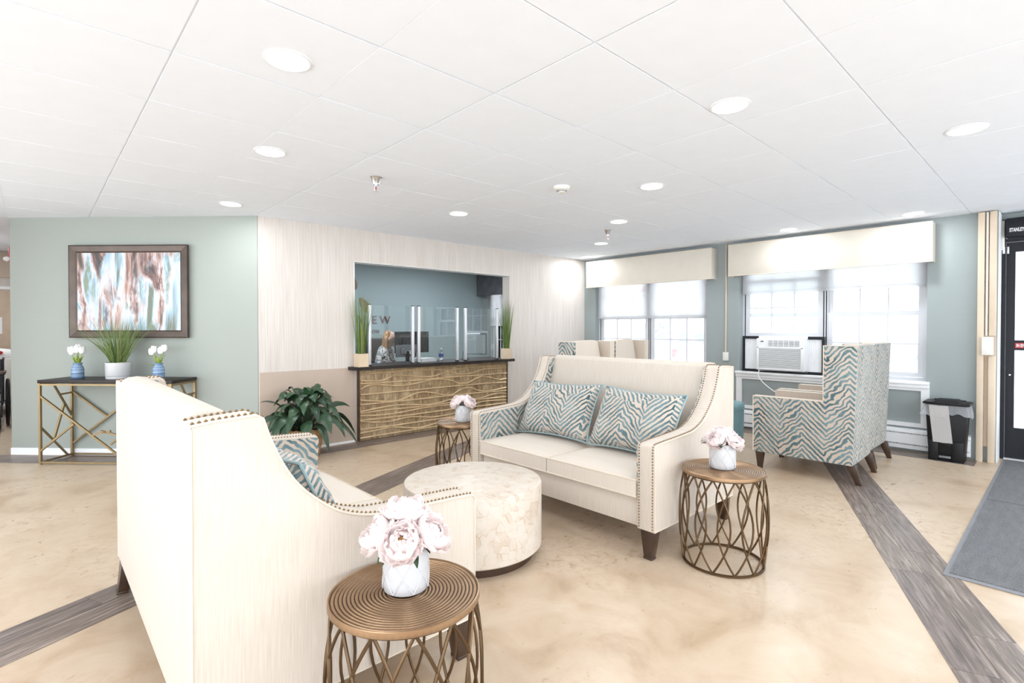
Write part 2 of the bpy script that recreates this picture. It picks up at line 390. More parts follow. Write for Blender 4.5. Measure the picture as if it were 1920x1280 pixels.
# ---------------- room shell ----------------
H = 2.44
def T(x=0, y=0, z=0, rz=0): return Matrix.Translation((x, y, z)) @ Matrix.Rotation(rz, 4, 'Z')
MA = T(1.675, 5.6, 0, -PI/4)
def text_mesh(txt, size, ext, mat, name='lettering', bold=0.0, sx=1.0):
    cu = bpy.data.curves.new(name, 'FONT'); cu.body = txt; cu.size = size; cu.extrude = ext; cu.align_x = 'LEFT'; cu.offset = bold
    o = bpy.data.objects.new('tmp', cu); COL.objects.link(o)
    bpy.context.view_layer.update()
    me = bpy.data.meshes.new_from_object(o.evaluated_get(bpy.context.evaluated_depsgraph_get()))
    bpy.data.objects.remove(o, do_unlink=True); bpy.data.curves.remove(cu)
    me.materials.clear(); me.materials.append(mat)
    for v_ in me.vertices: v_.co.x *= sx
    return me
floor = struct('floor', MB().box(-4, 7.3, -3.6, 15, -.08, 0), M['floor'], label='glossy mottled beige vinyl floor')
# dark plank strips laid into the floor, each plank its own piece
plank_me = {}
def plank(x, y, a, L, w):
    L = round(L, 2)
    if (L, w) not in plank_me: plank_me[(L, w)] = MB().box(0, L-.002, .001, w-.001, -.004, .0022).mesh('plank', M['plank'])
    link('plank', plank_me[(L, w)], floor, (x, y, 0), (0, 0, a))
def strip(p, q, width, lanes, side=1):
    p = Vector(p); q = Vector(q); d = q-p; L = d.length; d.normalize(); nrm = Vector((-d.y, d.x))*side; a = math.atan2(d.y, d.x)
    w = width/lanes
    for i in range(lanes):
        s = 0.0; first = True
        while s < L-.01:
            l = (.91 if not first else .3+.3*((i*2) % 3)); first = False
            l = min(l, L-s)
            b = p+d*s+nrm*(w*(i if side > 0 else i+1))
            plank(b.x, b.y, a, l, round(w, 4)); s += l
sl = math.tan(math.radians(23.4))
strip((-2.2, 1.88), (5.13, 1.88+7.33*sl), .306, 2, 1)
strip((.2, -1.06), (6.75, -1.06+6.55*sl), .31, 2, 1)
strip((1.62, 5.27), (6.5, 5.27), .27, 2, 1)
strip((-.5, 7.30), (1.62, 5.18), .30, 2, 1)
strip((6.52, .62), (6.52, 5.25), .27, 2, -1)
# corridor floor planks
for i in range(5):
    for j in range(6):
        plank(-1.3+.25*i, 7.62+.91*j+(.45 if i % 2 else 0), PI/2, .91, .25)
ceiling = struct('ceiling', MB().box(-4, 7.3, -3.6, 15, H+.0045, H+.1), M['ceil'], label='white suspended ceiling')
tx, ty = 1.2192, .6096
tm = MB()
for sx in (0, 1):
    tm.box(.0035+sx*(tx/2-.0025), tx/2-.001+sx*(tx/2-.0025), .0035, ty-.0035, 0, .004)
tm.box(.02, tx-.02, .02, ty-.02, .0015, .0042)
tile_me = tm.mesh('ceiling_tile', M['ceil'], bevel=.001, seg=1)
for i in range(-3, 4):
    for j in range(-4, 13):
        x = 2.87+tx*i; y = .69+ty*j
        if x+tx > 7.0: continue
        if x+tx < -.9 and y < .9: continue
        if y > 6.2 and x > 1.6 and y > 8.0: continue
        if y+ty < .3 and x < .4: continue
        link('ceiling_tile', tile_me, ceiling, (x, y, H))
for j in range(-4, 13):
    y = .69+ty*j
    if y < 5.2: link('ceiling_tile', tile_me, ceiling, (2.87+tx*3, y, H), scale=(.40, 1, 1))
# walls
wl = struct('wall_left', MB().box(-2.602, 0, 0, .14, 0, H, MA), M['sage'], label='sage green wall behind the console table')
struct('baseboard_left', MB().box(-2.602, -.02, -.012, -.0005, 0, .07, MA), M['white'])
wb = MB().box(1.68, 2.715, 5.6, 5.75, 0, H).box(5.13, 6.85, 5.6, 5.75, 0, H).box(2.715, 5.13, 5.6, 5.75, 2.069, H).box(2.715, 5.13, 5.6, 5.75, 0, .825)
wall_back = struct('wall_back', wb, M['paper'], label='beige vertically striped wallpaper wall around the reception opening')
MB().box(1.69, 2.712, 5.594, 5.6, .02, .852).obj('wainscot_panel', M['wains'], wall_back)
MB().box(2.712, 2.718, 5.594, 5.752, .862, 2.069).box(2.712, 5.13, 5.594, 5.752, 2.064, 2.070).obj('opening_reveal', M['white'], wall_back)
struct('baseboard_back', MB().box(1.70, 2.71, 5.586, 5.5935, 0, .02).box(5.1, 6.84, 5.586, 5.6, 0, .06), M['white'])
wc = MB()
for y0, y1, z0, z1 in ((.49, 1.03, 0, H), (2.985, 3.44, 0, H), (5.37, 7.25, 0, H), (8.15, 8.45, 0, H), (1.03, 2.985, 0, .73), (3.44, 5.37, 0, .73), (7.25, 8.15, 0, .6),
                       (1.03, 2.985, 2.22, H), (3.44, 5.37, 2.22, H), (7.25, 8.15, 2.2, H)):
    wc.box(6.85, 7.06, y0, y1, z0, z1)
wall_right = struct('wall_right', wc, M['sage_c'], label='sage wall with two wide windows, cooler light in its colour')
struct('wall_entrance', MB().box(7.06, 7.19, .49, .60, 0, H).box(7.12, 7.19, -1.75, .49, 2.385, H).box(7.12, 7.19, -3.6, -1.75, 0, H), M['sage_c'])
struct('wall_office', MB().box(1.68, 6.85, 8.3, 8.42, 0, H), M['shaded'], label='slate sage back wall of the reception office')
struct('wall_office_side', MB().box(1.56, 1.675, 5.76, 8.42, 0, H), M['shaded'])
struct('wall_corridor', MB().box(-.10, 0, 7.64, 15, 0, H).box(-1.6, -1.5, 7.0, 15, 0, H).box(-1.5, -.1, 13.2, 13.3, 0, H), M['paper'])
struct('trim_corridor', MB().box(-1.5, -.1, 10.8, 10.95, 2.06, H), M['wains'])
# pilaster strips by the entrance
for i, (y0, y1, z0, z1) in enumerate(((.583, .633, 0, 2.43), (.497, .547, 1.23, 2.43), (.499, .549, 0, 1.035), (.556, .574, 1.23, 2.43))):
    o = struct('trim_%d' % (i+1), MB().box(6.785 if i != 3 else 6.80, 6.85, y0, y1, z0, z1), M['tantrim'] if i != 3 else M['offwhite'], bevel=.004)
struct('trim_5', MB().box(6.835, 6.85, .497, .585, .15, 2.43), M['tantrim'])
struct('trim_6', MB().box(6.852, 7.10, .484, .49, 0, 2.43), M['white'])
# conduit with switch box between the windows
struct('trim_7', MB().tube([(6.84, 3.16, .98), (6.84, 3.16, 2.43)], .0095, 8), M['tantrim'], smooth=True)
sw = thing('outlet_box', 'cream surface outlet box under a conduit between the two windows', 'outlet', (6.85, 3.155, .925))
MB().box(-.035, 0, -.036, .036, -.056, .056).obj('housing', M['offwhite'], sw, bevel=.004)
MB().box(-.038, -.034, -.006, .006, -.014, .014).obj('switch', M['white'], sw)
cb = thing('door_control_box', 'white door control box mounted on the tan pilaster', 'control box', (6.785, .553, 1.045))
MB().box(-.05, .0, -.042, .042, 0, .175).obj('housing', M['offwhite'], cb, bevel=.008)
MB().box(-.053, -.049, -.02, .02, .13, .15).obj('vent', M['white'], cb)
# ---------------- windows ----------------
def rframe(mb, x0, x1, y0, y1, z0, z1, w):
    return mb.box(x0, x1, y0, y1, z0, z0+w).box(x0, x1, y0, y1, z1-w, z1).box(x0, x1, y0, y0+w, z0+w, z1-w).box(x0, x1, y1-w, y1, z0+w, z1-w)
def window(n, y0, y1, z0, z1, label, raised=False):
    r = thing('window_%d' % n, label, None); r['kind'] = 'structure'
    ym = (y0+y1)/2; X0, X1 = 6.955, 7.03
    fr = rframe(MB(), X0, X1, y0, y1, z0, z1, .045).box(X0, X1, ym-.032, ym+.032, z0+.045, z1-.045)
    fr.obj('frame', M['vinylw'], r)
    for yy in (ym-.02, ym+.008, y1-.04):
        MB().box(X0-.004, X0, yy, yy+.010, z0+.02, z1-.02).obj('track_gap', M['blackmetal'], r)  # black strips stand in for the shaded gaps along the sash tracks
    for u, (a, b) in enumerate(((y0+.045, ym-.032), (ym+.032, y1-.045))):
        up = raised and u == 1
        lo0, lo1 = (z0+.05, 1.49) if not up else (1.20, 1.93)
        for k, (s0, s1, xo) in enumerate(((lo0, lo1, X0+.004), (1.45, z1-.05, X0+.034))):
            w = .045; x1_ = xo+.026
            sa = rframe(MB(), xo, x1_, a+.001, b-.001, s0, s1, w)
            sash = sa.obj('sash', M['vinylw'], r)
            ga, gb, gz0, gz1 = a+w, b-w, s0+w, s1-w
            cw = (gb-ga)/3; ch = (gz1-gz0)/2
            for i in range(3):
                for j in range(2):
                    MB().box(xo+.011, xo+.013, ga+i*cw+.001, ga+(i+1)*cw-.001, gz0+j*ch+.001, gz0+(j+1)*ch-.001).obj('pane', M['glass'], sash)
            for i in (1, 2): MB().box(xo+.006, xo+.018, ga+i*cw-.007, ga+i*cw+.007, gz0, gz1).obj('muntin', M['vinylw'], sash)
            MB().box(xo+.005, xo+.019, ga, gb, gz0+ch-.007, gz0+ch+.007).obj('muntin', M['vinylw'], sash)
        MB().box(X1-.004, X1-.002, a, b, z0+.05, (1.47 if u == 1 and n == 1 else 1.47)).obj('insect_haze_screen', M['screen'], r)  # screen repeated on every unit, added to haze the bright outdoors
        if u == 0: MB().box(X0-.02, X0+.004, (a+b)/2-.05, (a+b)/2+.05, z0+.05, z0+.065).obj('sash_lift', M['vinylw'], r)
    return r
window(1, 3.44, 5.37, .73, 2.22, 'wide double-hung window with a long roller shade behind the back wing chairs')
window(2, 1.03, 2.985, .73, 2.22, 'wide double-hung window holding the air conditioner', True)
window(3, 7.25, 8.15, .6, 2.2, 'office window beside the reception back wall')
def shade(y0, y1, zb, label):
    r = thing('roller_shade', label, 'window shade', (6.905, (y0+y1)/2, zb))
    h = (y1-y0)/2; top = 2.2-zb
    MB().box(0, .0015, -h, h, .03, top).obj('shade_fabric', M['shade'], r)
    MB().box(-.008, .008, -h, h, 0, .035).obj('hem_bar', M['shade'], r, bevel=.003)
    MB().tube([(0, -h, top), (0, h, top)], .018, 10).obj('roller', M['vinylw'], r, smooth=True)
shade(3.46, 5.35, 1.455, 'sheer grey roller shade pulled down halfway on the window nearer the corner')
shade(1.05, 2.965, 1.745, 'sheer grey roller shade pulled down a little above the air conditioner')
shade(7.27, 8.13, 1.35, 'sheer roller shade on the office window')
def valance(y0, y1, z0, z1, x0, mat, label):
    r = thing('window_valance', label, 'valance', (6.85, (y0+y1)/2, z0)); h = (y1-y0)/2; d = 6.85-x0; hh = z1-z0
    MB().box(-d, -d+.014, -h, h, 0, hh).obj('front_panel', mat, r, bevel=.004)
    MB().box(-d+.014, 0, -h, -h+.014, 0, hh).obj('side_return', mat, r)
    MB().box(-d+.014, 0, h-.014, h, 0, hh).obj('side_return', mat, r)
    MB().box(-d+.014, 0, -h+.014, h-.014, hh-.012, hh).obj('top_board', mat, r)
    MB().tube([(-d, -h, 0), (-d, h, 0)], .005, 6).tube([(-d, -h, hh), (-d, h, hh)], .005, 6).obj('welt', M['pip'] if mat != M['valance_g'] else mat, r, smooth=True)
valance(3.298, 5.444, 1.967, 2.383, 6.70, M['valance'], 'cream fabric box valance on the window nearer the corner')
valance(.967, 3.072, 1.983, 2.389, 6.70, M['valance'], 'cream fabric box valance over the window with the air conditioner')
valance(7.15, 8.28, 1.96, 2.40, 6.68, M['valance_g'], 'dark grey patterned valance inside the reception office')
# sills and apron panels
for k, (y0, y1) in enumerate(((1.0, 3.01), (3.41, 5.40))):
    s = struct('window_sill' if False else 'trim_%d' % (8+k), MB().box(6.775, 6.955, y0, y1, .7155, .745).box(6.80, 6.85, y0, y1, .6755, .715), M['white'], bevel=.004)
    MB().box(6.822, 6.85, y0, y0+.07, .30, .645).box(6.822, 6.85, y1-.07, y1, .30, .645).box(6.822, 6.85, y0, y1, .26, .30).box(6.822, 6.85, y0, y1, .645, .675).obj('apron_frame', M['white'], s)
bh = thing('baseboard_heater', 'long white louvred baseboard heater under the windows', 'heater', (6.85, 3.0, 0))
hm = MB().prism([(0, .24), (-.06, .225), (-.065, .20), (-.03, .195), (-.03, .185), (-.068, .185), (-.07, .085), (-.03, .08), (-.03, .07), (-.06, .068), (-.06, .03), (0, .03)], -2.33, 2.5, 'y')
hm.obj('cover', M['white'], bh)
lv = MB()
for k in range(150):
    y = -2.3+k*.032
    lv.box(-.064, -.03, y, y+.006, .186, .20).box(-.062, -.03, y, y+.006, .068, .082)
lv.obj('louvres', M['white'], bh)['kind'] = 'stuff'
MB().box(-.028, -.002, -2.3, 2.45, .04, .22).obj('fin_core', M['blackpl'], bh)
# ---------------- entrance door ----------------
d = thing('door_1', 'black aluminium glazed entrance door with an operator header', None, (7.16, 0, 0)); d['kind'] = 'structure'
MB().box(-.05, .05, .455, .488, 0, 2.385).box(-.05, .05, -1.75, -1.70, 0, 2.385).box(-.05, .05, -1.70, .455, 2.16, 2.19).obj('door_frame', M['blackmetal'], d)
for y0, y1 in ((-.62, .452), (-1.695, -.625)):
    lf = MB()
    lf.box(-.022, .022, y1-.066, y1, .01, 2.155).box(-.022, .022, y0, y0+.066, .01, 2.155).box(-.022, .022, y0+.066, y1-.066, .01, .315).box(-.022, .022, y0+.066, y1-.066, 2.06, 2.155).box(-.022, .022, y0+.066, y1-.066, 1.085, 1.185)
    leaf = lf.obj('door_leaf', M['blackmetal'], d)
    MB().box(-.004, .004, y0+.066, y1-.066, .315, 1.085).obj('pane', M['glass'], leaf)
    MB().box(-.004, .004, y0+.066, y1-.066, 1.185, 2.06).obj('pane', M['glass'], leaf)
    if y1 > 0:
        MB().box(-.026, -.022, -.25, y1-.07, 1.108, 1.158).obj('sticker', M['redtxt'], leaf)
        t_ = link('lettering', text_mesh('IN EMERGENCY PUSH', .046, .0006, M['whitetxt'], bold=.001, sx=.5), leaf, (-.0272, y1-.078, 1.118), (PI/2, 0, -PI/2))
        for zz in (2.045,): MB().box(-.03, -.02, y1-.02, y1-.004, zz, zz+.07).box(-.056, -.05, y1+.008, y1+.026, zz, zz+.07).obj('hinge', M['alu'], leaf, bevel=.002)
        MB().tube([(-.024, y1-.035, .84), (-.034, y1-.035, .84)], .008, 8).obj('lock_cylinder', M['alu'], leaf)
hd = MB().box(-.14, .05, -1.70, .45, 2.195, 2.38).obj('operator_header', M['blackmetal'], d, bevel=.006)
link('lettering', text_mesh('STANLEY', .05, .0008, M['whitetxt'], bold=.0015, sx=.5), hd, (-.1415, .425, 2.245), (PI/2, 0, -PI/2))
MB().box(-.06, .05, -1.70, .455, 0, .012).obj('threshold', M['alu'], d)
MB().tube([(-.07, .474, 2.08), (-.07, .474, 2.37)], .012, 8).obj('wire_cover', M['offwhite'], d)
# entrance mat
mt = thing('entrance_mat', 'dark grey ribbed entrance mat with a rubber border by the door', 'mat', (5.3, -.6, 0))
MB().box(-1.74, -.01, -1.0, 1.03, .001, .011).obj('carpet_panel', M['mat'], mt)
MB().box(.01, 1.74, -1.0, 1.03, .001, .011).obj('carpet_panel', M['mat'], mt)
MB().box(-1.775, 1.76, -1.03, 1.055, .0005, .006).obj('rubber_border', M['rubber'], mt, bevel=.002)
# ---------------- ceiling fixtures ----------------
dl_me = MB().lathe([(.098, 0), (.097, -.004), (.086, -.007), (.083, -.003)], 32).mesh('trim_ring', M['white'], smooth=True)
lens_me = MB().lathe([(.083, -.0055), (.0, -.0065)], 32).mesh('lens', M['lamp'], smooth=True)
LP = [(.805, 2.267, 'above the one-pillow loveseat'), (1.133, 3.511, 'between the one-pillow loveseat and the sage wall'), (1.341, 5.23, 'at the corner of the sage wall and the striped wall'),
      (3.108, 4.136, 'in front of the reception desk'), (4.591, 3.289, 'above the cream-lined wing chairs'), (5.601, 4.296, 'behind the cream-lined wing chairs'), (6.5, 5.25, 'in the corner where the striped wall meets the windows'),
      (3.647, 2.295, 'just behind the two-pillow loveseat'), (2.621, 1.197, 'above the side table toward the entrance'), (3.921, .42, 'above the end of the entrance mat'),
      (6.41, 1.08, 'by the end of the valance near the bin'), (6.396, 2.23, 'in front of the valance over the air conditioner')]
LQ = [(1.9, -.6), (.6, .6), (-.9, 1.3), (-1.0, 3.4), (3.6, -1.4), (5.6, -.9), (-.9, -1.2), (-1.1, 5.6)]
def lamp(x, y, P=LAMP_W, lab='round recessed white LED downlight glowing in the ceiling', grp='recessed ceiling downlights'):
    r = thing('downlight', lab, 'ceiling light', (x, y, H), 0, grp)
    link('trim_ring', dl_me, r); link('lens', lens_me, r)
    L = bpy.data.lights.new('lamp', 'AREA'); L.shape = 'DISK'; L.size = .15; L.energy = P; L.color = (.89, .945, 1)
    lo = bpy.data.objects.new('lamp_light', L); COL.objects.link(lo); lo.parent = r; lo.location = (0, 0, -.012)
for x, y, w_ in LP: lamp(x, y, lab='round recessed LED downlight '+w_)
for x, y in LQ: lamp(x, y, lab='round recessed LED downlight in the open ceiling away from the seating', grp='downlights away from the seating')
for x, y in ((3.2, 6.9), (5.3, 6.9)): lamp(x, y, 24, 'unseen added downlight above the reception office', 'added office downlights')  # lamps out of view, added to brighten the office
lamp(-.8, 9.3, 14, 'round recessed downlight in the side corridor', 'corridor downlights'); lamp(-.8, 11.8, 14, 'round recessed downlight in the side corridor', 'corridor downlights')
def sprinkler(x, y, label):
    r = thing('fire_sprinkler', label, 'sprinkler', (x, y, H))
    MB().lathe([(.047, 0), (.047, -.004), (.036, -.012), (.022, -.058), (.018, -.058)], 20).obj('escutcheon', M['chrome'], r, smooth=True)
    MB().lathe([(.011, -.055), (.011, -.068), (.014, -.07), (.006, -.074)], 12).box(-.014, -.011, -.003, .003, -.105, -.07).box(.011, .014, -.003, .003, -.105, -.07).obj('frame_arms', M['alu'], r)
    MB().lathe([(.004, -.073), (.004, -.103)], 8).obj('glass_bulb', M['redtxt'], r)
    MB().lathe([(.001, -.104), (.017, -.104), (.017, -.107), (.001, -.108)], 14).obj('deflector', M['alu'], r)
sprinkler(1.906, 3.566, 'chrome fire sprinkler in front of the striped wallpaper wall')
sprinkler(4.899, 3.659, 'chrome fire sprinkler nearer the windows, above the wing chairs')
r = thing('smoke_detector', 'round white smoke detector on the ceiling', 'smoke detector', (3.13, 2.795, H))
MB().lathe([(.068, 0), (.068, -.012), (.055, -.028), (.045, -.03)], 28).obj('base', M['offwhite'], r, smooth=True)
MB().lathe([(.036, -.028), (.034, -.045), (.03, -.05), (.0, -.052)], 24).obj('sensor_head', M['offwhite'], r, smooth=True)
sl_ = MB()
for k in range(16): sl_.box(.0335, .037, -.004, .004, -.044, -.032, Matrix.Rotation(2*PI*k/16, 4, 'Z'))
sl_.obj('vents', M['greypl'], r)
# ---------------- loveseats ----------------
SD, SW = .97, 1.64
PROF = [(0, 1.045), (.06, 1.052), (.165, 1.058), (.185, 1.045), (.205, .983), (.243, .898), (.29, .827), (.356, .764), (.426, .716), (.52, .683), (.62, .672), (.755, .665), (.875, .66), (.955, .655), (.97, .64)]
def nails(mb, path, step=.0165, r=.0057, nrm=None):
    P = [Vector(p) for p in path]; acc = 0; nxt = step/2
    for a, b in zip(P[:-1], P[1:]):
        L = (b-a).length
        while nxt <= acc+L and L > 0:
            q = a+(b-a)*((nxt-acc)/L); nxt += step
            vs = [q+Vector((r, 0, 0)), q+Vector((-r, 0, 0)), q+Vector((0, r, 0)), q+Vector((0, -r, 0)), q+Vector((0, 0, r)), q+Vector((0, 0, -r))]
            mb.add(vs, [(0,2,4),(2,1,4),(1,3,4),(3,0,4),(2,0,5),(1,2,5),(3,1,5),(0,3,5)])
        acc += L
def loveseat(label, loc, rz):
    r = thing('loveseat', label, 'sofa', loc, rz, 'cream loveseats facing each other')
    hx = SD/2; hy = SW/2; th = .115
    pr = [(x-hx, z) for x, z in PROF]
    sm = [(p.x, p.y) for p in smoothpath([(x, z, 0) for x, z in pr[3:13]], 3)]
    pr = pr[:3]+sm+pr[13:]
    outline = pr+[(hx, .165), (-hx, .165)]
    for s in (1, -1):
        ya, yb = (hy-th, hy) if s > 0 else (-hy, -hy+th)
        arm = MB().prism(outline, ya, yb, 'y').obj('arm', M['cream'], r, bevel=.008)
        # patterned inner panel
        inner = [(x, z-.012) for x, z in pr if x > -hx+.05]
        inner = [(-hx+.13, .9)]+inner if False else inner
        ip = inner+[(hx-.012, .36), (-hx+.10, .36)]
        y0 = ya-.006 if s > 0 else yb-.002
        MB().prism(ip, y0, y0+.008, 'y').obj('inner_panel', M['zebra_i'], arm)
        rim = [(x, z+.002) for x, z in pr]+[(hx+.002, .62), (hx+.002, .18)]
        nb = MB()
        for yy in (hy-.014, hy-th+.014):
            nails(nb, [(x, s*yy, z) for x, z in rim])
        o = nb.obj('nailhead_trim', M['nail'], arm, smooth=True); o['kind'] = 'stuff'; o['label'] = 'brass nailhead trim'
        ye = s*(hy-.001)
        MB().tube([(x, ye, z-.003) for x, z in pr]+[(hx-.002, ye, .6), (hx-.002, ye, .17), (-hx+.002, ye, .17), (-hx+.002, ye, 1.03)], .0042, 6, closed=True).obj('piping', M['pip'], arm, smooth=True)
    # back between the arms
    bp = [(-hx, .165), (-hx, 1.03), (-hx+.012, 1.052), (-hx+.035, 1.066), (-hx+.07, 1.07), (-hx+.105, 1.064), (-hx+.13, 1.045), (-hx+.15, .97), (-hx+.22, .70), (-hx+.29, .44), (-hx+.29, .17)]
    MB().prism(bp, -hy+th-.004, hy-th+.004, 'y').obj('back', M['cream'], r, bevel=.006)
    MB().box(-hx+.03, hx-.03, -hy+th-.002, hy-th+.002, .165, .345).obj('seat_rail', M['cream'], r, bevel=.01)
    cw = (SW-2*th)/2
    for s in (1, -1):
        y0, y1 = (.003, cw-.008) if s > 0 else (-cw+.008, -.003)
        x0, x1 = -hx+.22, hx+.004
        def top(u, v, z0=.438):
            x = x0+(x1-x0)*u; y = y0+(y1-y0)*v
            return (x, y, z0+.028*(1-(2*u-1)**6)*(1-(2*v-1)**6))
        cu = MB(); n = 15
        cu.grid(n, n, top)
        cu.grid(n, n, lambda u, v: (x0+(x1-x0)*u, y0+(y1-y0)*v, .342-.002))
        per = [(i, 0) for i in range(n)]+[(n-1, j) for j in range(1, n)]+[(i, n-1) for i in range(n-2, -1, -1)]+[(0, j) for j in range(n-2, 0, -1)]
        for k in range(len(per)):
            a = per[k]; b = per[(k+1) % len(per)]
            ia = a[0]*n+a[1]; ib = b[0]*n+b[1]
            cu.f.append([ia, ib, ib+n*n, ia+n*n])
        cs = cu.obj('seat_cushion', M['creamseat'], r, smooth=True, ang=50)
        for zz in (.438, .343):
            MB().tube([(x0, y0, zz), (x1, y0, zz), (x1, y1, zz), (x0, y1, zz)], .0055, 6, closed=True).obj('piping', M['pip'], cs, smooth=True)
    for sx in (1, -1):
        for sy in (1, -1):
            cx = sx*(hx-.045); cy = sy*(hy-.055)
            MB().frustum((cx+(.008 if sx > 0 else -.035), cy), .021, .024, .0, (cx, cy), .038, .042, .166).frustum((cx+(.008 if sx > 0 else -.035), cy), .024, .027, 0, (cx+(.008 if sx > 0 else -.035), cy), .024, .027, .014).obj('leg', M['leg'], r, bevel=.003)
    return r
loveseat('cream loveseat with its back to the console table and one pillow', (.79, 2.412, 0), 0)
loveseat('cream loveseat with two zebra pillows in front of the wing chairs', (3.005, 2.38, 0), PI)
def pillow(label, loc, w, h, t, rz, tilt, roll=0, group='zebra pillows on the loveseats', seed=0):
    r = thing('throw_pillow', label, 'pillow', loc, rz, group)
    mb = MB(); n = 25; m = 17
    def prf(a): return max(0, 1-abs(a)**3.2)
    def f(sg):
        def fn(u, v):
            a = 2*u-1; b = 2*v-1
            k = .94+.06*(abs(a*b))**1.5
            k2 = .90+.10*abs(a)**2
            k3 = .93+.07*abs(b)**2
            th = t*(prf(a)*prf(b))**.5*(1+.06*math.sin(9*a+seed)+.05*math.sin(11*b+4*a+seed))
            return Vector((sg*th/2, a*w/2*k3, h/2+b*h/2*k2))
        return fn
    R = Matrix.Rotation(tilt, 4, 'Y') @ Matrix.Rotation(roll, 4, 'X')
    mb.grid(n, m, f(1), R); mb.grid(n, m, f(-1), R)
    c_ = mb.obj('cover', M['zebra_p'], r, smooth=True, merge=True, ang=80)
    ed = [f(1)(i/(n-1), 0) for i in range(n)]+[f(1)(1, j/(m-1)) for j in range(1, m)]+[f(1)(i/(n-1), 1) for i in range(n-2, -1, -1)]+[f(1)(0, j/(m-1)) for j in range(m-2, 0, -1)]
    MB().tube(ed, .006, 6, closed=True, M=R).obj('welt', M['pillow_edge'], r, smooth=True)
    return r
# tilt: negative leans the top toward local -x (the sofa back)
pillow('zebra lumbar pillow on the loveseat near the windows, on the side toward the reception desk', (2.90, 2.705, .474), .71, .45, .20, PI, -.47, .03, seed=1)
pillow('zebra lumbar pillow on the loveseat near the windows, on the side toward the flower table', (2.90, 2.015, .474), .65, .45, .20, PI, -.47, -.02, seed=3)
pillow('zebra lumbar pillow on the loveseat that backs onto the console table', (.81, 2.05, .474), .60, .43, .19, .10, -.47, 0, seed=5)
# ---------------- drum coffee table ----------------
r = thing('drum_coffee_table', 'round cream shell-clad drum coffee table between the loveseats', 'coffee table', (1.895, 2.385, 0))
MB().lathe([(.355, 0), (.36, .06)], 64).obj('plinth', M['leg'], r, smooth=True)
MB().lathe([(.36, .058), (.395, .058), (.402, .066), (.402, .408), (.397, .418), (.388, .422), (0, .422)], 96).obj('drum', M['capiz'], r, smooth=True, ang=30)
# ---------------- lattice side tables ----------------
TR, TH = .222, .52
pf = [(0.0, TH-.002)]
for k in range(4, 19):
    q = k/19.2*(TR-.006); w = (TR-.006)/19.2
    pf += [(q, TH-.0035), (q+w*.25, TH-.0005), (q+w*.55, TH), (q+w*.8, TH-.0008)]
pf += [(TR-.007, TH-.003), (TR-.004, TH+.0015), (TR, TH), (TR+.001, TH-.016), (TR-.004, TH-.018), (0, TH-.012)]
top_me = MB().lathe(pf, 72).mesh('tabletop', M['bronzetop'], smooth=True, ang=60)
rod_me = []
for s in (1, -1):
    path = []
    for k in range(15):
        t_ = k/14; a = s*.40*math.sin(PI*t_)**.92; rr = TR-.012+.022*math.sin(PI*t_)
        path.append((rr*math.cos(a), rr*math.sin(a), .008+(TH-.026)*t_))
    rod_me.append(MB().tube(path, .0052, 6).mesh('lattice_rod', M['bronze'], smooth=True))
ring_me = MB().tube([((TR-.012)*math.cos(2*PI*k/48), (TR-.012)*math.sin(2*PI*k/48), .0075) for k in range(48)], .0075, 6, closed=True).mesh('base_ring', M['bronze'], smooth=True)
ring2_me = MB().tube([((TR-.012)*math.cos(2*PI*k/48), (TR-.012)*math.sin(2*PI*k/48), TH-.021) for k in range(48)], .005, 6, closed=True).mesh('upper_ring', M['bronze'], smooth=True)
def side_table(label, x, y, rz):
    r = thing('lattice_side_table', label, 'side table', (x, y, 0), rz, 'bronze lattice side tables')
    link('tabletop', top_me, r); link('base_ring', ring_me, r); link('upper_ring', ring2_me, r)
    for k in range(12):
        for me in rod_me: link('lattice_rod', me, r, rot=(0, 0, 2*PI*k/12))
side_table('round bronze lattice side table beside the loveseat with one pillow', .815, 1.352, .1)
side_table('round bronze lattice side table beside the two-pillow loveseat, toward the entrance', 2.835, 1.322, .2)
side_table('round bronze lattice side table beside the two-pillow loveseat, toward the reception desk', 2.66, 3.475, .3)
# ---------------- peonies ----------------
def petal_mesh(w, l, cup, curl, seed):
    rr = random.Random(seed); ph = rr.random()*6
    def fn(u, v):
        a = 2*u-1
        wd = w*math.sin(PI*min(1, .12+.80*v))**.6*(1 if v < .75 else 1-.45*((v-.75)/.25)**2)
        x = a*wd
        ang = curl*v*v
        z = l*v*math.cos(ang*.55)
        y = cup*(1-a*a*.9)*math.sin(PI*(.1+.75*v))+l*v*math.sin(ang)*.55
        y += .05*l*math.sin(7*a+ph)*v*v; z += .05*l*math.sin(6*a+ph*2)*v*v
        return (x, -y+cup*.3, z)
    return MB().grid(7, 6, fn).mesh('petal', M['petal'], smooth=True, ang=80)
PET = [petal_mesh(.024, .050, .020, -.55, 1), petal_mesh(.031, .058, .024, -.35, 2), petal_mesh(.036, .058, .022, .15, 3), petal_mesh(.025, .048, .020, -.7, 4)]
core_me = MB().ball((0, 0, .014), (.016, .016, .016), 8, 6).mesh('bloom', M['petal'], smooth=True)
core_open = MB()
for k in range(26):
    a = k*2.4; q = .012*math.sqrt(k/26)
    core_open.tube([(q*math.cos(a)*.5, q*math.sin(a)*.5, .0), (q*math.cos(a), q*math.sin(a), .036+.004*math.sin(k))], .0014, 4)
core_open_me = core_open.mesh('bloom', M['stamen'])
leafp_me = MB().grid(5, 7, lambda u, v: ((2*u-1)*.012*math.sin(PI*(.05+.92*v)), -.012*v*v*3, .062*v+.004*abs(2*u-1))).mesh('leaf', M['leaf'], smooth=True)
vz = []
for k in range(9): vz.append((.062+.003*math.sin(PI*k/8), .002+.128*k/8))
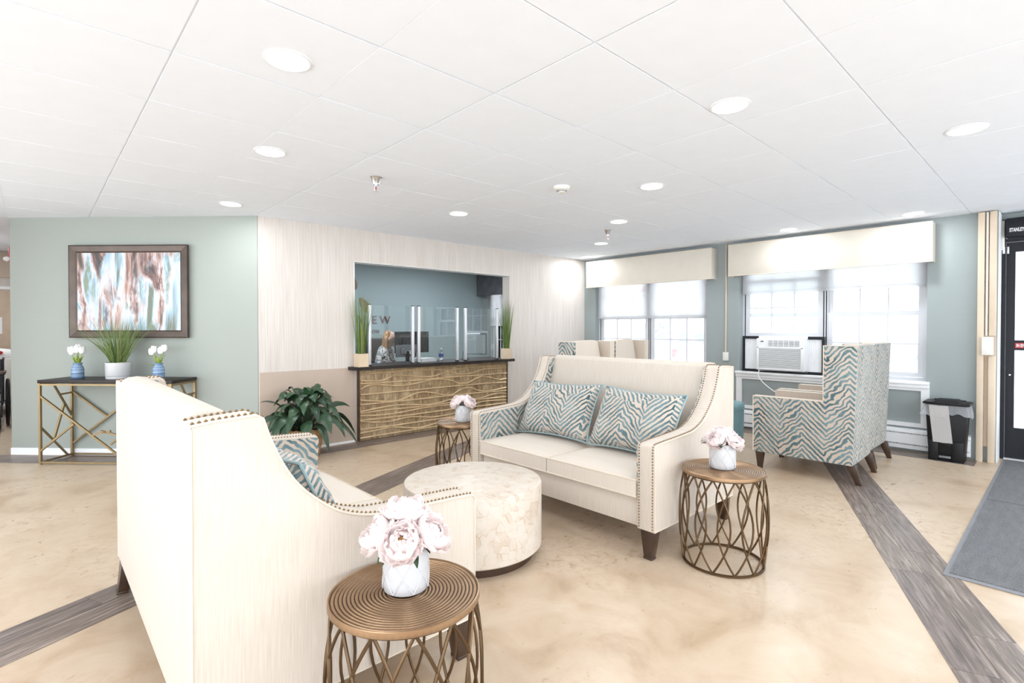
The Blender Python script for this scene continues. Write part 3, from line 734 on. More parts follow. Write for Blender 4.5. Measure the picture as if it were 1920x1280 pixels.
def vase_mesh():
    mb = MB().lathe([(0, .0), (.06, 0), (.066, .004), (.068, .03), (.069, .08), (.067, .136), (.064, .139), (.061, .136), (.062, .03), (0, .02)], 48)
    for s in (1, -1):
        for k in range(7):
            p = []
            for j in range(13):
                t_ = j/12; a = 2*PI*k/7+s*1.15*t_
                p.append((.0688*math.cos(a), .0688*math.sin(a), .008+.124*t_))
            mb.tube(p, .0021, 5)
    return mb.mesh('vase', M['ceramic'], smooth=True, ang=60)
VASE = vase_mesh()
def peony(parent, pos, dirn, sc, rr, opened=False):
    q = Vector((0, 0, 1)).rotation_difference(Vector(dirn).normalized()).to_euler()
    b = link('bloom', core_open_me if opened else core_me, parent, pos, q, sc)
    spec = [(5, 3, -.05, .010), (7, 0, .12, .016), (8, 3, .34, .018), (9, 1, .62, .018), (9, 2, 1.02, .014)] if not opened else [(6, 3, .12, .016), (7, 0, .36, .018), (8, 1, .66, .018), (9, 2, 1.05, .014)]
    for n, pi_, tl, rad in spec:
        a0 = rr.random()*6
        for k in range(n):
            a = a0+2*PI*k/n+rr.uniform(-.15, .15)
            R = Matrix.Rotation(a, 4, 'Z') @ Matrix.Translation((0, -rad, 0)) @ Matrix.Rotation(tl+rr.uniform(-.12, .12), 4, 'X')
            o = link('petal', PET[pi_], b); o.matrix_local = R @ Matrix.Scale(rr.uniform(.88, 1.08), 4)
def peony_vase(label, x, y, z, rz, blooms, seed, sc=1):
    rr = random.Random(seed)
    r = thing('peony_vase', label, 'flower vase', (x, y, z), rz, 'white vases of pink peonies'); r.scale = (sc,)*3
    link('vase', VASE, r)
    st = MB()
    for (p, d, s, op) in blooms:
        st.tube([(p[0]*.2, p[1]*.2, .02), (p[0]*.6, p[1]*.6, .12), (p[0], p[1], p[2])], .0025, 5)
    st.obj('stems', M['tulipleaf'], r)
    for (p, d, s, op) in blooms: peony(r, p, d, s, rr, op)
    for k in range(9):
        a = rr.random()*6.28; rad = rr.uniform(.045, .062)
        o = link('leaf', leafp_me, r, (rad*math.cos(a), rad*math.sin(a), rr.uniform(.125, .17)), (rr.uniform(.7, 1.9), 0, a+PI/2), rr.uniform(.7, 1.0))
    return r
vd = math.radians(YAW)-PI  # direction from things toward the viewer side of the room
def around(n, rad, z, lean, a0, s=1.0, op=()):
    out = []
    for k in range(n):
        a = a0+2*PI*k/n
        out.append(((rad*math.cos(a), rad*math.sin(a), z), (lean*math.cos(a), lean*math.sin(a), 1), s, k in op))
    return out
peony_vase('white vase of pale pink peonies on the side table beside the one-pillow loveseat', .825, 1.365, TH+.001, 0,
           around(5, .068, .155, 1.0, vd+.05, 1.05, (0,))+[((.01, .015, .205), (.1, .1, 1), 1.15, False)], 11)
peony_vase('white vase of pale pink peonies on the side table toward the entrance', 2.845, 1.33, TH+.001, .4,
           around(4, .05, .15, 1.0, vd+.3, .95)+[((-.01, .0, .178), (-.1, .1, 1), 1.0, False)], 12)
peony_vase('white vase of pale pink peonies on the side table toward the reception desk', 2.66, 3.475, TH+.001, .2,
           around(3, .05, .15, 1.0, vd+.75, 1.0)+[((0, 0, .165), (0, .1, 1), 1.0, False)], 13)
# ---------------- wing chairs ----------------
def wing_chair():
    r = thing('wing_chair', 'x', 'armchair')
    D, Wd, ht, arm, bt, th = .83, .67, 1.155, .675, .16, .085
    hx, hy = D/2, Wd/2; wx = -hx+.25
    side = [(-hx, ht), (wx, ht), (wx, arm), (hx, arm), (hx-.005, bt), (-hx+.035, bt)]
    for s in (1, -1):
        ya, yb = (hy-th+.02, hy) if s > 0 else (-hy, -hy+th-.02)
        sp = MB().prism(side, ya, yb, 'y').obj('side_panel', M['zebra'], r, bevel=.006)
        iy0, iy1 = (hy-th, hy-th+.02) if s > 0 else (-hy+th-.02, -hy+th)
        inn = [(-hx+.06, ht-.004), (wx-.002, ht-.004), (wx-.002, arm-.004), (hx-.004, arm-.004), (hx-.006, bt+.002), (-hx+.06, bt+.002)]
        MB().prism(inn, iy0, iy1, 'y').obj('inner_lining', M['cream2'], sp)
        rim = [(-hx+.01, ht+.001), (wx+.001, ht+.001), (wx+.001, arm+.001), (hx+.001, arm+.001), (hx-.003, bt+.01)]
        MB().tube([(x, s*(hy-.002), z) for x, z in rim], .005, 6).tube([(x, s*(hy-th+.012), z) for x, z in rim], .004, 6).obj('piping', M['pip'], sp, smooth=True)
        rb = MB()
        for (x0, z0), (x1, z1) in zip(rim[:-1], rim[1:]):
            if abs(x1-x0) > abs(z1-z0): rb.box(min(x0, x1), max(x0, x1), min(s*(hy-th), s*hy)+.006, max(s*(hy-th), s*hy)-.006, z0-.004, z0+.002)
            else: rb.box(x0-.004, x0+.002, min(s*(hy-th), s*hy)+.006, max(s*(hy-th), s*hy)-.006, min(z0, z1), max(z0, z1))
        rb.obj('rim', M['creamseat'], sp)
    MB().prism([(-hx, ht-.002), (-hx+.06, ht-.002), (-hx+.06, bt), (-hx+.035, bt)], -hy+th-.02, hy-th+.02, 'y').obj('back_panel', M['zebra'], r)
    def ib(u, v):
        b = 2*u-1; z = .40+(ht+.018-.40)*v
        wdt = (hy-th-.004)*(1-.22*max(0, (v-.35)/.65)**1.5)
        return (-hx+.13+.06*(1-v)+.035*(1-b*b)*(1-.3*v), b*wdt, z-.03*abs(b)**4*v)
    mb = MB().grid(13, 13, ib)
    mb.grid(13, 13, lambda u, v: (-hx+.058, (2*u-1)*(hy-th-.004), .40+(ht+.004-.40)*v))
    n = 13
    per = [(i, 0) for i in range(n)]+[(n-1, j) for j in range(1, n)]+[(i, n-1) for i in range(n-2, -1, -1)]+[(0, j) for j in range(n-2, 0, -1)]
    for k in range(len(per)):
        a = per[k]; b = per[(k+1) % len(per)]; ia = a[0]*n+a[1]; ib_ = b[0]*n+b[1]
        mb.f.append([ia, ib_, ib_+n*n, ia+n*n])
    mb.obj('inner_back', M['creamseat'], r, smooth=True, ang=45)
    MB().box(-hx+.06, hx-.012, -hy+th, hy-th, .17, .335).obj('seat_deck', M['cream2'], r, bevel=.008)
    MB().box(-hx+.14, hx+.005, -hy+th+.004, hy-th-.004, .337, .455).obj('seat_cushion', M['creamseat'], r, bevel=.028, seg=3)
    for sx in (1, -1):
        for sy in (1, -1):
            cx, cy = sx*(hx-.05), sy*(hy-.05); dx = .0 if sx > 0 else -.055
            MB().frustum((cx+dx, cy), .018, .018, 0, (cx, cy), .034, .034, bt+.004).obj('leg', M['leg'], r, bevel=.003)
    return r
wc0 = wing_chair()
def place(o, x, y, rz, label): o.location = (x, y, 0); o.rotation_euler = (0, 0, rz); o['label'] = label; o['group'] = 'zebra wing chairs'
place(wc0, 5.285, 1.615, PI/2+.03, 'zebra wing chair with its back to the bin, nearer the two-pillow loveseat')
c1 = dup(wc0); place(c1, 6.025, 1.655, PI/2, 'zebra wing chair with its back to the bin, the one next to the air conditioner')
c2 = dup(wc0); place(c2, 4.525, 3.375, -PI/2, 'cream-lined wing chair behind the two-pillow loveseat, the one nearer the reception desk')
c3 = dup(wc0); place(c3, 5.225, 3.375, -PI/2, 'cream-lined wing chair behind the two-pillow loveseat, the one nearer the windows')
r = thing('round_ottoman', 'round teal vinyl ottoman between the facing wing chairs', 'ottoman', (5.88, 2.74, 0))
MB().lathe([(0, .03), (.20, .03), (.215, .045), (.22, .38), (.218, .385)], 48).obj('body', M['tealv'], r, smooth=True)
MB().lathe([(.222, .385), (.224, .40), (.222, .43), (.205, .452), (.16, .458), (0, .46)], 48).obj('seat_pad', M['tealv'], r, smooth=True)
MB().tube([(.222*math.cos(2*PI*k/48), .222*math.sin(2*PI*k/48), .386) for k in range(48)], .005, 6, closed=True).obj('piping', M['tealv'], r, smooth=True)
for k in range(4):
    a = PI/4+k*PI/2; MB().lathe([(.018, 0), (.022, .03)], 12, c=(.16*math.cos(a), .16*math.sin(a), 0)).obj('foot', M['blackpl'], r)
# ---------------- console table, art and decor on the sage wall ----------------
r = thing('console_table', 'dark-topped console table with a gold geometric bar frame against the sage wall', 'console table', (.625, 6.367, 0), -PI/4)
L2, D2, CH = .645, .172, .81
MB().box(-L2-.015, L2+.015, -D2-.012, D2+.012, CH-.032, CH).obj('tabletop', M['darktop'], r, bevel=.003)
def bar(p, q, w=.0085, name='bar'):
    p = Vector(p); q = Vector(q); d = (q-p); L = d.length
    Rm = Vector((0, 0, 1)).rotation_difference(d.normalized()).to_matrix().to_4x4()
    return MB().box(-w, w, -w, w, 0, L, Matrix.Translation(p) @ Rm).obj(name, M['gold'], r)
for sx in (-1, 1):
    for sy in (-1, 1): MB().box(sx*L2-.0105, sx*L2+.0105, sy*D2-.0105, sy*D2+.0105, 0, CH-.032).obj('leg', M['gold'], r)
zt, zb = CH-.045, .02
for sy in (-1, 1):
    bar((-L2, sy*D2, zt), (L2, sy*D2, zt), name='rail'); bar((-L2, sy*D2, zb), (L2, sy*D2, zb), name='rail')
for sx in (-1, 1):
    bar((sx*L2, -D2, zt), (sx*L2, D2, zt), name='rail'); bar((sx*L2, -D2, zb), (sx*L2, D2, zb), name='rail')
f_, b_ = -D2, D2
for sx in (1, -1):
    q = lambda u, z, yy: (sx*u, yy, z)
    bar(q(-.64, .655, f_), q(.22, .025, f_)) if sx == 1 else bar(q(-.64, .63, f_), q(-.05, .2, f_))
    bar(q(-.64, .13, f_), q(-.31, .39, f_)); bar(q(-.12, .287, f_), q(.05, .325, f_))
    bar(q(-.63, .655, b_), q(-.27, .405, b_)); bar(q(-.63, .135, b_), q(-.05, .56, b_))
    s = lambda dd, z: (-sx*L2, -D2+dd, z)
    bar(s(.14, .76), s(.345, .41), .0075); bar(s(.01, .35), s(.29, .025), .0075); bar(s(.21, .645), s(.345, .65), .0075); bar(s(.255, .54), s(.14, .21), .009)
# painting
r = thing('framed_painting', 'framed abstract painting in white, rust and blue on the sage wall', 'painting', (.744-.012, 6.526-.012, 1.676), -PI/4)
w2, h2, fw = .617, .470, .077
fr = MB()
prf = [(0, 0), (0, -.032), (.012, -.036), (fw-.014, -.026), (fw, -.018), (fw, 0)]
def frame_side(a, b, name='frame_side'):
    pass
cor = [(-w2, -h2), (w2, -h2), (w2, h2), (-w2, h2)]
for i in range(4):
    (x0, z0), (x1, z1) = cor[i], cor[(i+1) % 4]
    dx, dz = x1-x0, z1-z0; ln = math.hypot(dx, dz); ux, uz = dx/ln, dz/ln; nx, nz = -uz, ux
    vs = []
    for (bx, bz, sg) in ((x0, z0, 1), (x1, z1, -1)):
        for o_, y_ in prf: vs.append((bx+nx*o_+ux*o_*sg, y_, bz+nz*o_+uz*o_*sg))
    n = len(prf); fs = [tuple(range(n)), tuple(range(n, 2*n))[::-1]]+[(k, (k+1) % n, n+(k+1) % n, n+k) for k in range(n)]
    MB().add(vs, fs).obj('frame_side', M['framem'], r)
MB().box(-w2+fw-.004, w2-fw+.004, -.016, -.002, -h2+fw-.004, h2-fw+.004).obj('canvas', M['art'], r)
# grass planters
def blades(n, rad, hmin, hmax, lean, seed, w=.0035, z0=0, ymax=9, droop=.5):
    rr = random.Random(seed); mb = MB()
    for k in range(n):
        a = rr.random()*2*PI; q = rad*math.sqrt(rr.random()); h_ = rr.uniform(hmin, hmax); ln = lean*rr.random()**.8*(.3+q/rad)
        az = a+rr.uniform(-.7, .7); bx, by = q*math.cos(a), q*math.sin(a)
        dx, dy = math.cos(az), math.sin(az)
        if by+dy*ln*(.55+droop) > ymax: ln = max(.0, (ymax-by)/max(dy, .05)/(.55+droop))
        ph = rr.random()*PI
        px, py = math.cos(ph), math.sin(ph); vs = []
        for j in range(6):
            t_ = j/5; o_ = ln*(t_*.55+droop*t_*t_); z = z0+h_*(t_-.18*ln*t_*t_)
            ww = w*(1-t_*.93)*(.6+.4*min(1, t_*4))
            vs += [(bx+dx*o_-px*ww, by+dy*o_-py*ww, z), (bx+dx*o_+px*ww, by+dy*o_+py*ww, z)]
        mb.add(vs, [(2*j, 2*j+1, 2*j+3, 2*j+2) for j in range(5)])
    return mb
r = thing('grass_planter', 'tall green artificial grass in a round white pot on the console table', 'potted plant', (.617, 6.373, CH), -PI/4)
MB().lathe([(0, .026), (.100, .026), (.103, .03), (.105, .158), (.099, .160), (.097, .14), (0, .14)], 40).obj('pot', M['ceramic'], r, smooth=True, ang=40)
MB().lathe([(0, 0), (.098, 0), (.101, .004), (.101, .022), (.09, .0255), (0, .0255)], 40).obj('saucer', M['ceramic'], r, smooth=True, ang=40)
MB().lathe([(0, .152), (.098, .150)], 24).obj('soil', M['soil'], r)
o = blades(260, .066, .30, .50, .36, 5, .0034, .155, ymax=.13).obj('grass_blades', M['grass'], r); o['kind'] = 'stuff'
# tulip vases
def tulips(label, x, y, rz, heads, sides):
    r = thing('tulip_vase', label, 'flower vase', (x, y, CH), rz, 'blue vases of white tulips')
    MB().lathe([(0, 0), (.048, 0), (.052, .006), (.052, .085), (.048, .108), (.036, .128), (.034, .14), (.040, .147), (.040, .153), (.033, .153), (.03, .13), (.03, .05), (0, .04)], 32).obj('vase', M['blueglaze'], r, smooth=True, ang=60)
    for (dx, dy, z) in heads:
        MB().tube(smoothpath([(0, 0, .06), (dx*.35, dy*.35, .16), (dx, dy, z-.02)], 4), .0035, 6).obj('stem', M['tulipleaf'], r, smooth=True)
        bl = MB().lathe([(.003, 0), (.018, .006), (.026, .024), (.027, .042), (.021, .06), (.012, .068)], 12).obj('bloom', M['tulip'], r, smooth=True); bl.location = (dx, dy, z-.022)
        for k in range(3):
            a = 2*PI*k/3+dx*40
            MB().grid(5, 6, lambda u, v: ((.0285-.012*max(0, v-.6)*1.6)*math.sin(PI*(.12+.5*v))*math.cos(a+(2*u-1)*1.0*math.sin(PI*(.15+.7*v))), (.0285-.012*max(0, v-.6)*1.6)*math.sin(PI*(.12+.5*v))*math.sin(a+(2*u-1)*1.0*math.sin(PI*(.15+.7*v))), .004+.07*v)).obj('petal', M['tulip'], bl, smooth=True)
    for (a, ln, h_) in sides:
        MB().grid(5, 8, lambda u, v: (math.cos(a)*(.01+ln*v*v)-math.sin(a)*(2*u-1)*.014*math.sin(PI*(.1+.86*v)), math.sin(a)*(.01+ln*v*v)+math.cos(a)*(2*u-1)*.014*math.sin(PI*(.1+.86*v)), .10+h_*v+.006*abs(2*u-1))).obj('leaf', M['tulipleaf'], r, smooth=True)
tulips('blue striped vase of upright white tulips on the console end away from the striped wall', .325, 6.665, -PI/4, [(-.06, -.01, .265), (.0, .01, .285), (.055, -.01, .262), (-.03, -.03, .25), (.015, -.025, .27)],
       [(PI, .05, .12), (0, .055, .12), (2.2, .03, .13), (.9, .03, .14), (-1.4, .03, .11), (-2.0, .04, .10), (-.6, .05, .1)])
tulips('blue striped vase of leaning white tulips on the console end nearer the striped wall', .905, 6.085, -PI/4, [(-.045, 0, .27), (.03, -.01, .262), (.05, .01, .28), (-.06, -.01, .25)],
       [(PI, .09, .04), (.3, .05, .13), (-1.2, .03, .12), (2.6, .05, .12), (-.3, .06, .11), (-2.2, .03, .1)])
# ---------------- peace lily in a wicker basket ----------------
r = thing('potted_peace_lily', 'large dark green peace lily in a woven basket by the beige wainscot', 'potted plant', (2.03, 5.29, 0))
prf = []
for k in range(37):
    t_ = k/36; prf.append((.135+.045*t_, .285*t_))
def wv(a, z): return 1+.035*math.sin(22*a+(PI if int(z/.0158) % 2 else 0))*abs(math.sin(PI*z/.0158))
MB().lathe([(0, .002)]+prf+[(.165, .285), (.16, .25), (0, .25)], 132, wob=wv).obj('basket', M['wicker'], r, smooth=True, ang=70)
MB().tube([(.176*math.cos(2*PI*k/60), .176*math.sin(2*PI*k/60), .283+.004*math.sin(15*2*PI*k/60)) for k in range(60)], .010, 6, closed=True).obj('basket_rim', M['wicker'], r, smooth=True)
MB().lathe([(0, .262), (.155, .258)], 24).obj('soil', M['soil'], r)
rr = random.Random(21)
def lily_leaf(a, reach, rise, blade, w, droop, z0=.25):
    d = Vector((math.cos(a), math.sin(a), 0)); sd = Vector((-d.y, d.x, 0)); tw = rr.uniform(-.5, .5)
    pts = []
    for k in range(17):
        t_ = k/16
        pts.append(d*(.02+reach*t_)+Vector((0, 0, z0+rise*(2*t_-t_*t_)*.9-droop*max(0, t_-.45)**2*3.0)))
    ks = 8 if blade > .25 else 9
    mb = MB().tube(pts[:ks+1], .0035, 5)
    seg = pts[ks-1:]; n = len(seg); vs = []; fs = []
    for i, p in enumerate(seg):
        t_ = i/(n-1); ww = w*math.sin(PI*min(1, .05+.95*t_**.8))**.75
        tg = (seg[min(i+1, n-1)]-seg[max(i-1, 0)]).normalized(); up = sd.cross(tg)
        s2 = (sd*math.cos(tw)+up*math.sin(tw))
        for j in range(5):
            q_ = (j-2)/2; vs.append(p+s2*(q_*ww)-up*(-.22*abs(q_)*ww+.03*ww*math.sin(i*2.1)*abs(q_)))
    for i in range(n-1):
        for j in range(4): fs.append((i*5+j, i*5+j+1, (i+1)*5+j+1, (i+1)*5+j))
    mb.add(vs, fs).obj('leaf', M['leaf'], r, smooth=True, ang=80)
for k in range(62):
    a = k*2.399+rr.uniform(-.2, .2)
    tier = k/62
    reach = .14+.36*tier*rr.uniform(.8, 1.1); rise = .58-.46*tier**1.3+rr.uniform(-.04, .05); droop = .1+.25*tier
    ey = math.sin(a)*reach
    if ey > .20: reach *= .20/ey; rise += .05
    if math.cos(a) < -.3 and reach > .36 and abs(math.sin(a)) < .5: pass
    lily_leaf(a, reach, rise, .3, rr.uniform(.048, .072), droop)
lily_leaf(math.radians(197), .55, .30, .3, .04, .20); lily_leaf(math.radians(352), .50, .26, .3, .045, .36); lily_leaf(math.radians(-8), .44, .36, .3, .045, .12)
lily_leaf(math.radians(170), .40, .42, .3, .05, .05); lily_leaf(math.radians(20), .36, .45, .3, .05, .12)
# ---------------- reception desk ----------------
r = thing('reception_desk', 'reception desk front with wavy gilded ridges on an aged gold panel', 'reception desk', (3.885, 5.55, 0))
px0, px1 = 2.752-3.885, 5.028-3.885
MB().box(px0, px1, 0.0, .04, .004, .826).obj('front_panel', M['aged'], r)
MB().box(px0-.012, px0, -.012, .042, 0, .826).box(px1, px1+.012, -.012, .042, 0, .826).box(px0, px1, -.008, .04, 0, .006).obj('edge_frame', M['bronze'], r)
RID = [[(2.76, 0.837), (2.9, 0.803), (3.06, 0.79), (3.26, 0.795), (3.54, 0.811), (3.85, 0.793), (4.06, 0.795), (4.24, 0.82), (4.41, 0.817), (4.57, 0.787), (5.02, 0.795)],
[(2.76, 0.768), (3.08, 0.775), (3.61, 0.779), (3.99, 0.755), (4.31, 0.766), (4.71, 0.762), (5.02, 0.75)],
[(2.76, 0.699), (3.0, 0.681), (3.11, 0.704), (3.21, 0.732), (3.42, 0.714), (3.63, 0.688), (3.79, 0.691), (3.99, 0.733), (4.18, 0.692), (4.36, 0.689), (4.63, 0.731), (5.02, 0.728)],
[(2.76, 0.663), (3.08, 0.656), (3.54, 0.654), (4.06, 0.658), (4.48, 0.653), (5.02, 0.656)],
[(2.76, 0.598), (2.86, 0.638), (2.99, 0.638), (3.14, 0.615), (3.33, 0.601), (3.54, 0.618), (3.73, 0.642), (3.92, 0.639), (4.06, 0.608), (4.17, 0.567), (4.31, 0.563), (4.45, 0.61), (4.57, 0.634), (4.72, 0.609), (4.88, 0.572), (5.02, 0.578)],
[(2.76, 0.536), (3.31, 0.533), (4.06, 0.537), (5.02, 0.526)],
[(2.76, 0.473), (2.97, 0.445), (3.17, 0.422), (3.31, 0.436), (3.47, 0.483), (3.6, 0.498), (3.77, 0.473), (3.92, 0.435), (4.06, 0.429), (4.19, 0.482), (4.34, 0.495), (4.48, 0.453), (4.63, 0.423), (4.81, 0.432), (5.02, 0.451)],
[(2.76, 0.421), (3.08, 0.418), (3.54, 0.414), (4.06, 0.416), (4.48, 0.413), (5.02, 0.405)],
[(2.75, 0.341), (2.97, 0.36), (3.19, 0.371), (3.42, 0.358), (3.67, 0.332), (3.86, 0.341), (4.02, 0.364), (4.19, 0.364), (4.48, 0.332), (4.71, 0.364), (4.86, 0.378), (5.02, 0.36)],
[(2.75, 0.325), (3.08, 0.328), (3.54, 0.32), (3.99, 0.323), (4.48, 0.321), (5.02, 0.318)],
[(2.75, 0.296), (3.02, 0.275), (3.31, 0.278), (3.6, 0.298), (3.99, 0.296), (4.33, 0.255), (4.55, 0.285), (4.78, 0.283), (5.02, 0.268)],
[(2.75, 0.241), (3.31, 0.232), (4.06, 0.234), (4.48, 0.229), (5.02, 0.228)],
[(2.75, 0.234), (2.92, 0.202), (3.1, 0.186), (3.31, 0.202), (3.45, 0.206), (3.73, 0.168), (3.92, 0.167), (4.1, 0.174), (4.48, 0.183), (5.02, 0.185)],
[(2.75, 0.138), (3.19, 0.13), (3.84, 0.132), (4.48, 0.137), (5.02, 0.125)],
[(2.75, 0.094), (2.97, 0.104), (3.17, 0.113), (3.36, 0.082), (3.52, 0.057), (3.67, 0.064), (3.81, 0.078), (4.19, 0.057), (4.48, 0.068), (5.02, 0.059)],
[(2.75, 0.037), (3.81, 0.04), (5.02, 0.004)],]
for pts in RID:
    p3 = smoothpath([(x-3.885, 0, z) for x, z in pts], 6)
    p3 = [Vector((q_.x, q_.y, min(q_.z, .813))) for q_ in p3]; mb = MB(); vs = []; n = len(p3); w = .0068
    for i, p in enumerate(p3):
        x = min(max(p.x, px0+.002), px1-.002)
        for dz, dy in ((w*1.7, .001), (w*.6, -.011), (-w*.15, -.016), (-w*.7, -.012), (-w*.9, .001)): vs.append((x, dy, p.z+dz))
    mb.add(vs, [(i*5+j, i*5+j+1, (i+1)*5+j+1, (i+1)*5+j) for i in range(n-1) for j in range(4)])
    mb.obj('wave_ridge', M['ridge'], r, smooth=True, ang=50)
r = thing('reception_counter', 'dark brown counter slab on top of the gold reception desk', 'countertop', (3.86, 5.65, .828))
MB().box(2.635-3.86, 5.10-3.86, -.20, -.052, 0, .036).box(2.722-3.86, 5.122-3.86, -.0525, .40, 0, .036).obj('slab', M['darktop'], r, merge=False)
CT = .864
# sneeze guards
def guard(x0, x1, label):
    r = thing('sneeze_guard', label, 'sneeze guard', ((x0+x1)/2, 5.56, CT)); h = (x1-x0)/2
    for s in (-1, 1):
        MB().box(s*h-.016, s*h+.016, -.016, .016, .014, .712).obj('post', M['alu'], r, bevel=.003)
        MB().lathe([(.03, 0), (.03, .008), (.018, .014)], 16, c=(s*h, 0, 0)).obj('post_foot', M['blackpl'], r)
        MB().box(s*h-.016, s*h+.016, -.016, .016, .712, .72).obj('post_cap', M['blackpl'], r)
    MB().box(-h+.016, h-.016, -.003, .003, .05, .712).obj('pane', M['glass'], r)
guard(2.882, 3.465, 'clear sneeze guard on aluminium posts in front of the seated receptionist')
guard(3.553, 4.15, 'clear sneeze guard on aluminium posts in the middle of the reception counter')
guard(4.288, 4.852, 'clear sneeze guard on aluminium posts at the counter end near the windows')
def counter_grass(x, y, rz, label, seed, ym):
    r = thing('grass_planter', label, 'potted plant', (x, y, CT), rz, 'grass planters on the reception counter')
    w = .062
    MB().box(-w, w, -w, -w+.01, 0, .15).box(-w, w, w-.01, w, 0, .15).box(-w, -w+.01, -w+.01, w-.01, 0, .15).box(w-.01, w, -w+.01, w-.01, 0, .15).box(-w+.01, w-.01, -w+.01, w-.01, 0, .01).obj('pot', M['lightwood'], r)
    MB().box(-w+.01, w-.01, -w+.01, w-.01, .12, .13).obj('soil', M['soil'], r)
    o = blades(170, .045, .55, .76, .13, seed, .0032, .125, ymax=ym, droop=.3).obj('grass_blades', M['grass'], r); o['kind'] = 'stuff'
    st_ = MB()
    for k in range(8): st_.tube([(.04*math.cos(k*2.4), .04*math.sin(k*2.4), .12), (.045*math.cos(k*2.4), .045*math.sin(k*2.4), .5)], .003, 5)
    st_.obj('stalks', M['tulipleaf'], r)
counter_grass(2.752, 5.51, 0, 'tall artificial grass in a pale wood box at the counter end near the peace lily', 8, .07)
counter_grass(5.01, 5.53, .5, 'tall artificial grass in a pale wood box at the counter end near the windows', 9, 9)
def bottle(x, y, z, label, big=1.0):
    r = thing('water_bottle', label, 'bottle', (x, y, z))
    MB().lathe([(0, 0), (.03, 0), (.033, .006), (.033, .05), (.031, .055), (.033, .06), (.033, .11), (.026, .13), (.013, .152), (.012, .162)], 20).obj('bottle_body', M['bottle'], r, smooth=True)
    MB().lathe([(.0135, .16), (.0135, .176), (0, .177)], 16).obj('cap', M['white'], r)
    MB().lathe([(.0338, .062), (.0338, .102)], 20).obj('label_band', M['blue'] if big > 1 else M['paper_s'], r, smooth=True)
bottle(3.075, 5.70, CT, 'clear water bottle with a white label on the counter by the receptionist', 1)
bottle(3.99, 5.70, CT, 'clear water bottle with a blue label beside a paper stack on the counter', 2)
r = thing('paper_stack', 'small stack of white papers on the reception counter', 'paper stack', (3.82, 5.83, CT), .15)
for k in range(5): MB().box(-.13+rnd.uniform(-.01, .01), .13, -.09, .09+rnd.uniform(-.01, .01), k*.009, k*.009+.0085).obj('sheet_bundle', M['paper_s'], r)
# desk in the office and what stands on it
r = thing('office_desk', 'dark office desk behind the reception counter', 'desk', (3.9, 6.42, 0))
MB().box(-1.1, 1.1, -.32, .32, .70, .735).obj('desktop', M['darktop'], r, bevel=.003)
for x in (-1.05, 1.05): MB().box(x-.03, x+.03, -.3, .3, 0, .70).obj('end_panel', M['darktop'], r)
MB().box(-1.02, 1.02, -.3, -.28, .2, .70).obj('modesty_panel', M['darktop'], r)
def monitor(x, y, w, h, zc, rz, label, mat, tagw=False):
    r = thing('computer_monitor', label, 'monitor', (x, y, .736), rz)
    zc -= .736
    MB().box(-w, w, -.012, .012, zc-h, zc+h).obj('screen_back', mat, r, bevel=.005)
    MB().box(-w*.6, w*.6, -.035, -.012, zc-h*.6, zc+h*.5).obj('rear_housing', mat, r, bevel=.01)
    MB().box(-w+.008, w-.008, .012, .014, zc-h+.008, zc+h-.008).obj('display', M['blackpl'], r)
    MB().box(-.025, .025, -.045, -.02, .01, zc).obj('stand_neck', M['blackpl'], r)
    MB().box(-.11, .11, -.10, .08, 0, .012).obj('stand_foot', M['blackpl'], r, bevel=.004)
    if tagw: MB().box(-.03, .05, -.0365, -.0345, zc-h*.5, zc-h*.5+.045).obj('asset_tag', M['paper_s'], r)
monitor(4.075, 6.56, .285, .155, 1.10, .0, 'large dark monitor behind the smaller grey one on the office desk', M['dgrey'])
monitor(3.86, 6.36, .165, .085, .985, .0, 'small grey monitor with a white tag seen from behind', M['greypl'], True)
r = thing('office_chair', 'dark grey high-backed office chair behind the receptionist', 'office chair', (3.80, 7.12, 0), -.05)
MB().box(-.23, .23, .14, .22, .62, 1.15).obj('backrest', M['dgrey'], r, bevel=.03, seg=3)
MB().box(-.24, .24, -.24, .22, .42, .5).obj('seat', M['dgrey'], r, bevel=.03, seg=3)
MB().box(-.04, .04, .17, .21, .40, .70).obj('back_stem', M['blackpl'], r)
MB().lathe([(.03, .08), (.03, .42)], 12).obj('gas_lift', M['blackpl'], r)
for k in range(5):
    a = 2*PI*k/5+.3
    lg = MB().tube([(0, 0, .09), (.27*math.cos(a), .27*math.sin(a), .06)], .02, 6).obj('base_leg', M['blackpl'], r); MB().ball((.27*math.cos(a), .27*math.sin(a), .027), .026, 8, 6).obj('caster', M['blackpl'], lg)
for s in (-1, 1): MB().box(s*.25-.025, s*.25+.025, -.12, .14, .66, .69).box(s*.25-.015, s*.25+.015, -.02, .03, .45, .66).obj('armrest', M['blackpl'], r)
r = thing('desk_phone', 'black desk telephone on the office desk', 'telephone', (4.35, 6.30, .736), 0)
MB().prism([(-.09, 0), (.09, 0), (.09, .06), (-.09, .02)], -.08, .08, 'x').obj('base', M['blackpl'], r, bevel=.004)
MB().box(-.075, -.035, -.09, .09, .05, .08).obj('handset', M['blackpl'], r, bevel=.012)
r = thing('desk_cup', 'white cup with a red mark on the office desk', 'cup', (3.62, 6.26, .736))
MB().lathe([(0, 0), (.03, 0), (.038, .11), (.035, .11), (.028, .01), (0, .008)], 20).obj('cup_body', M['paper_s'], r, smooth=True)
MB().lathe([(.0335, .04), (.0365, .08)], 20).obj('red_band', M['red'], r)
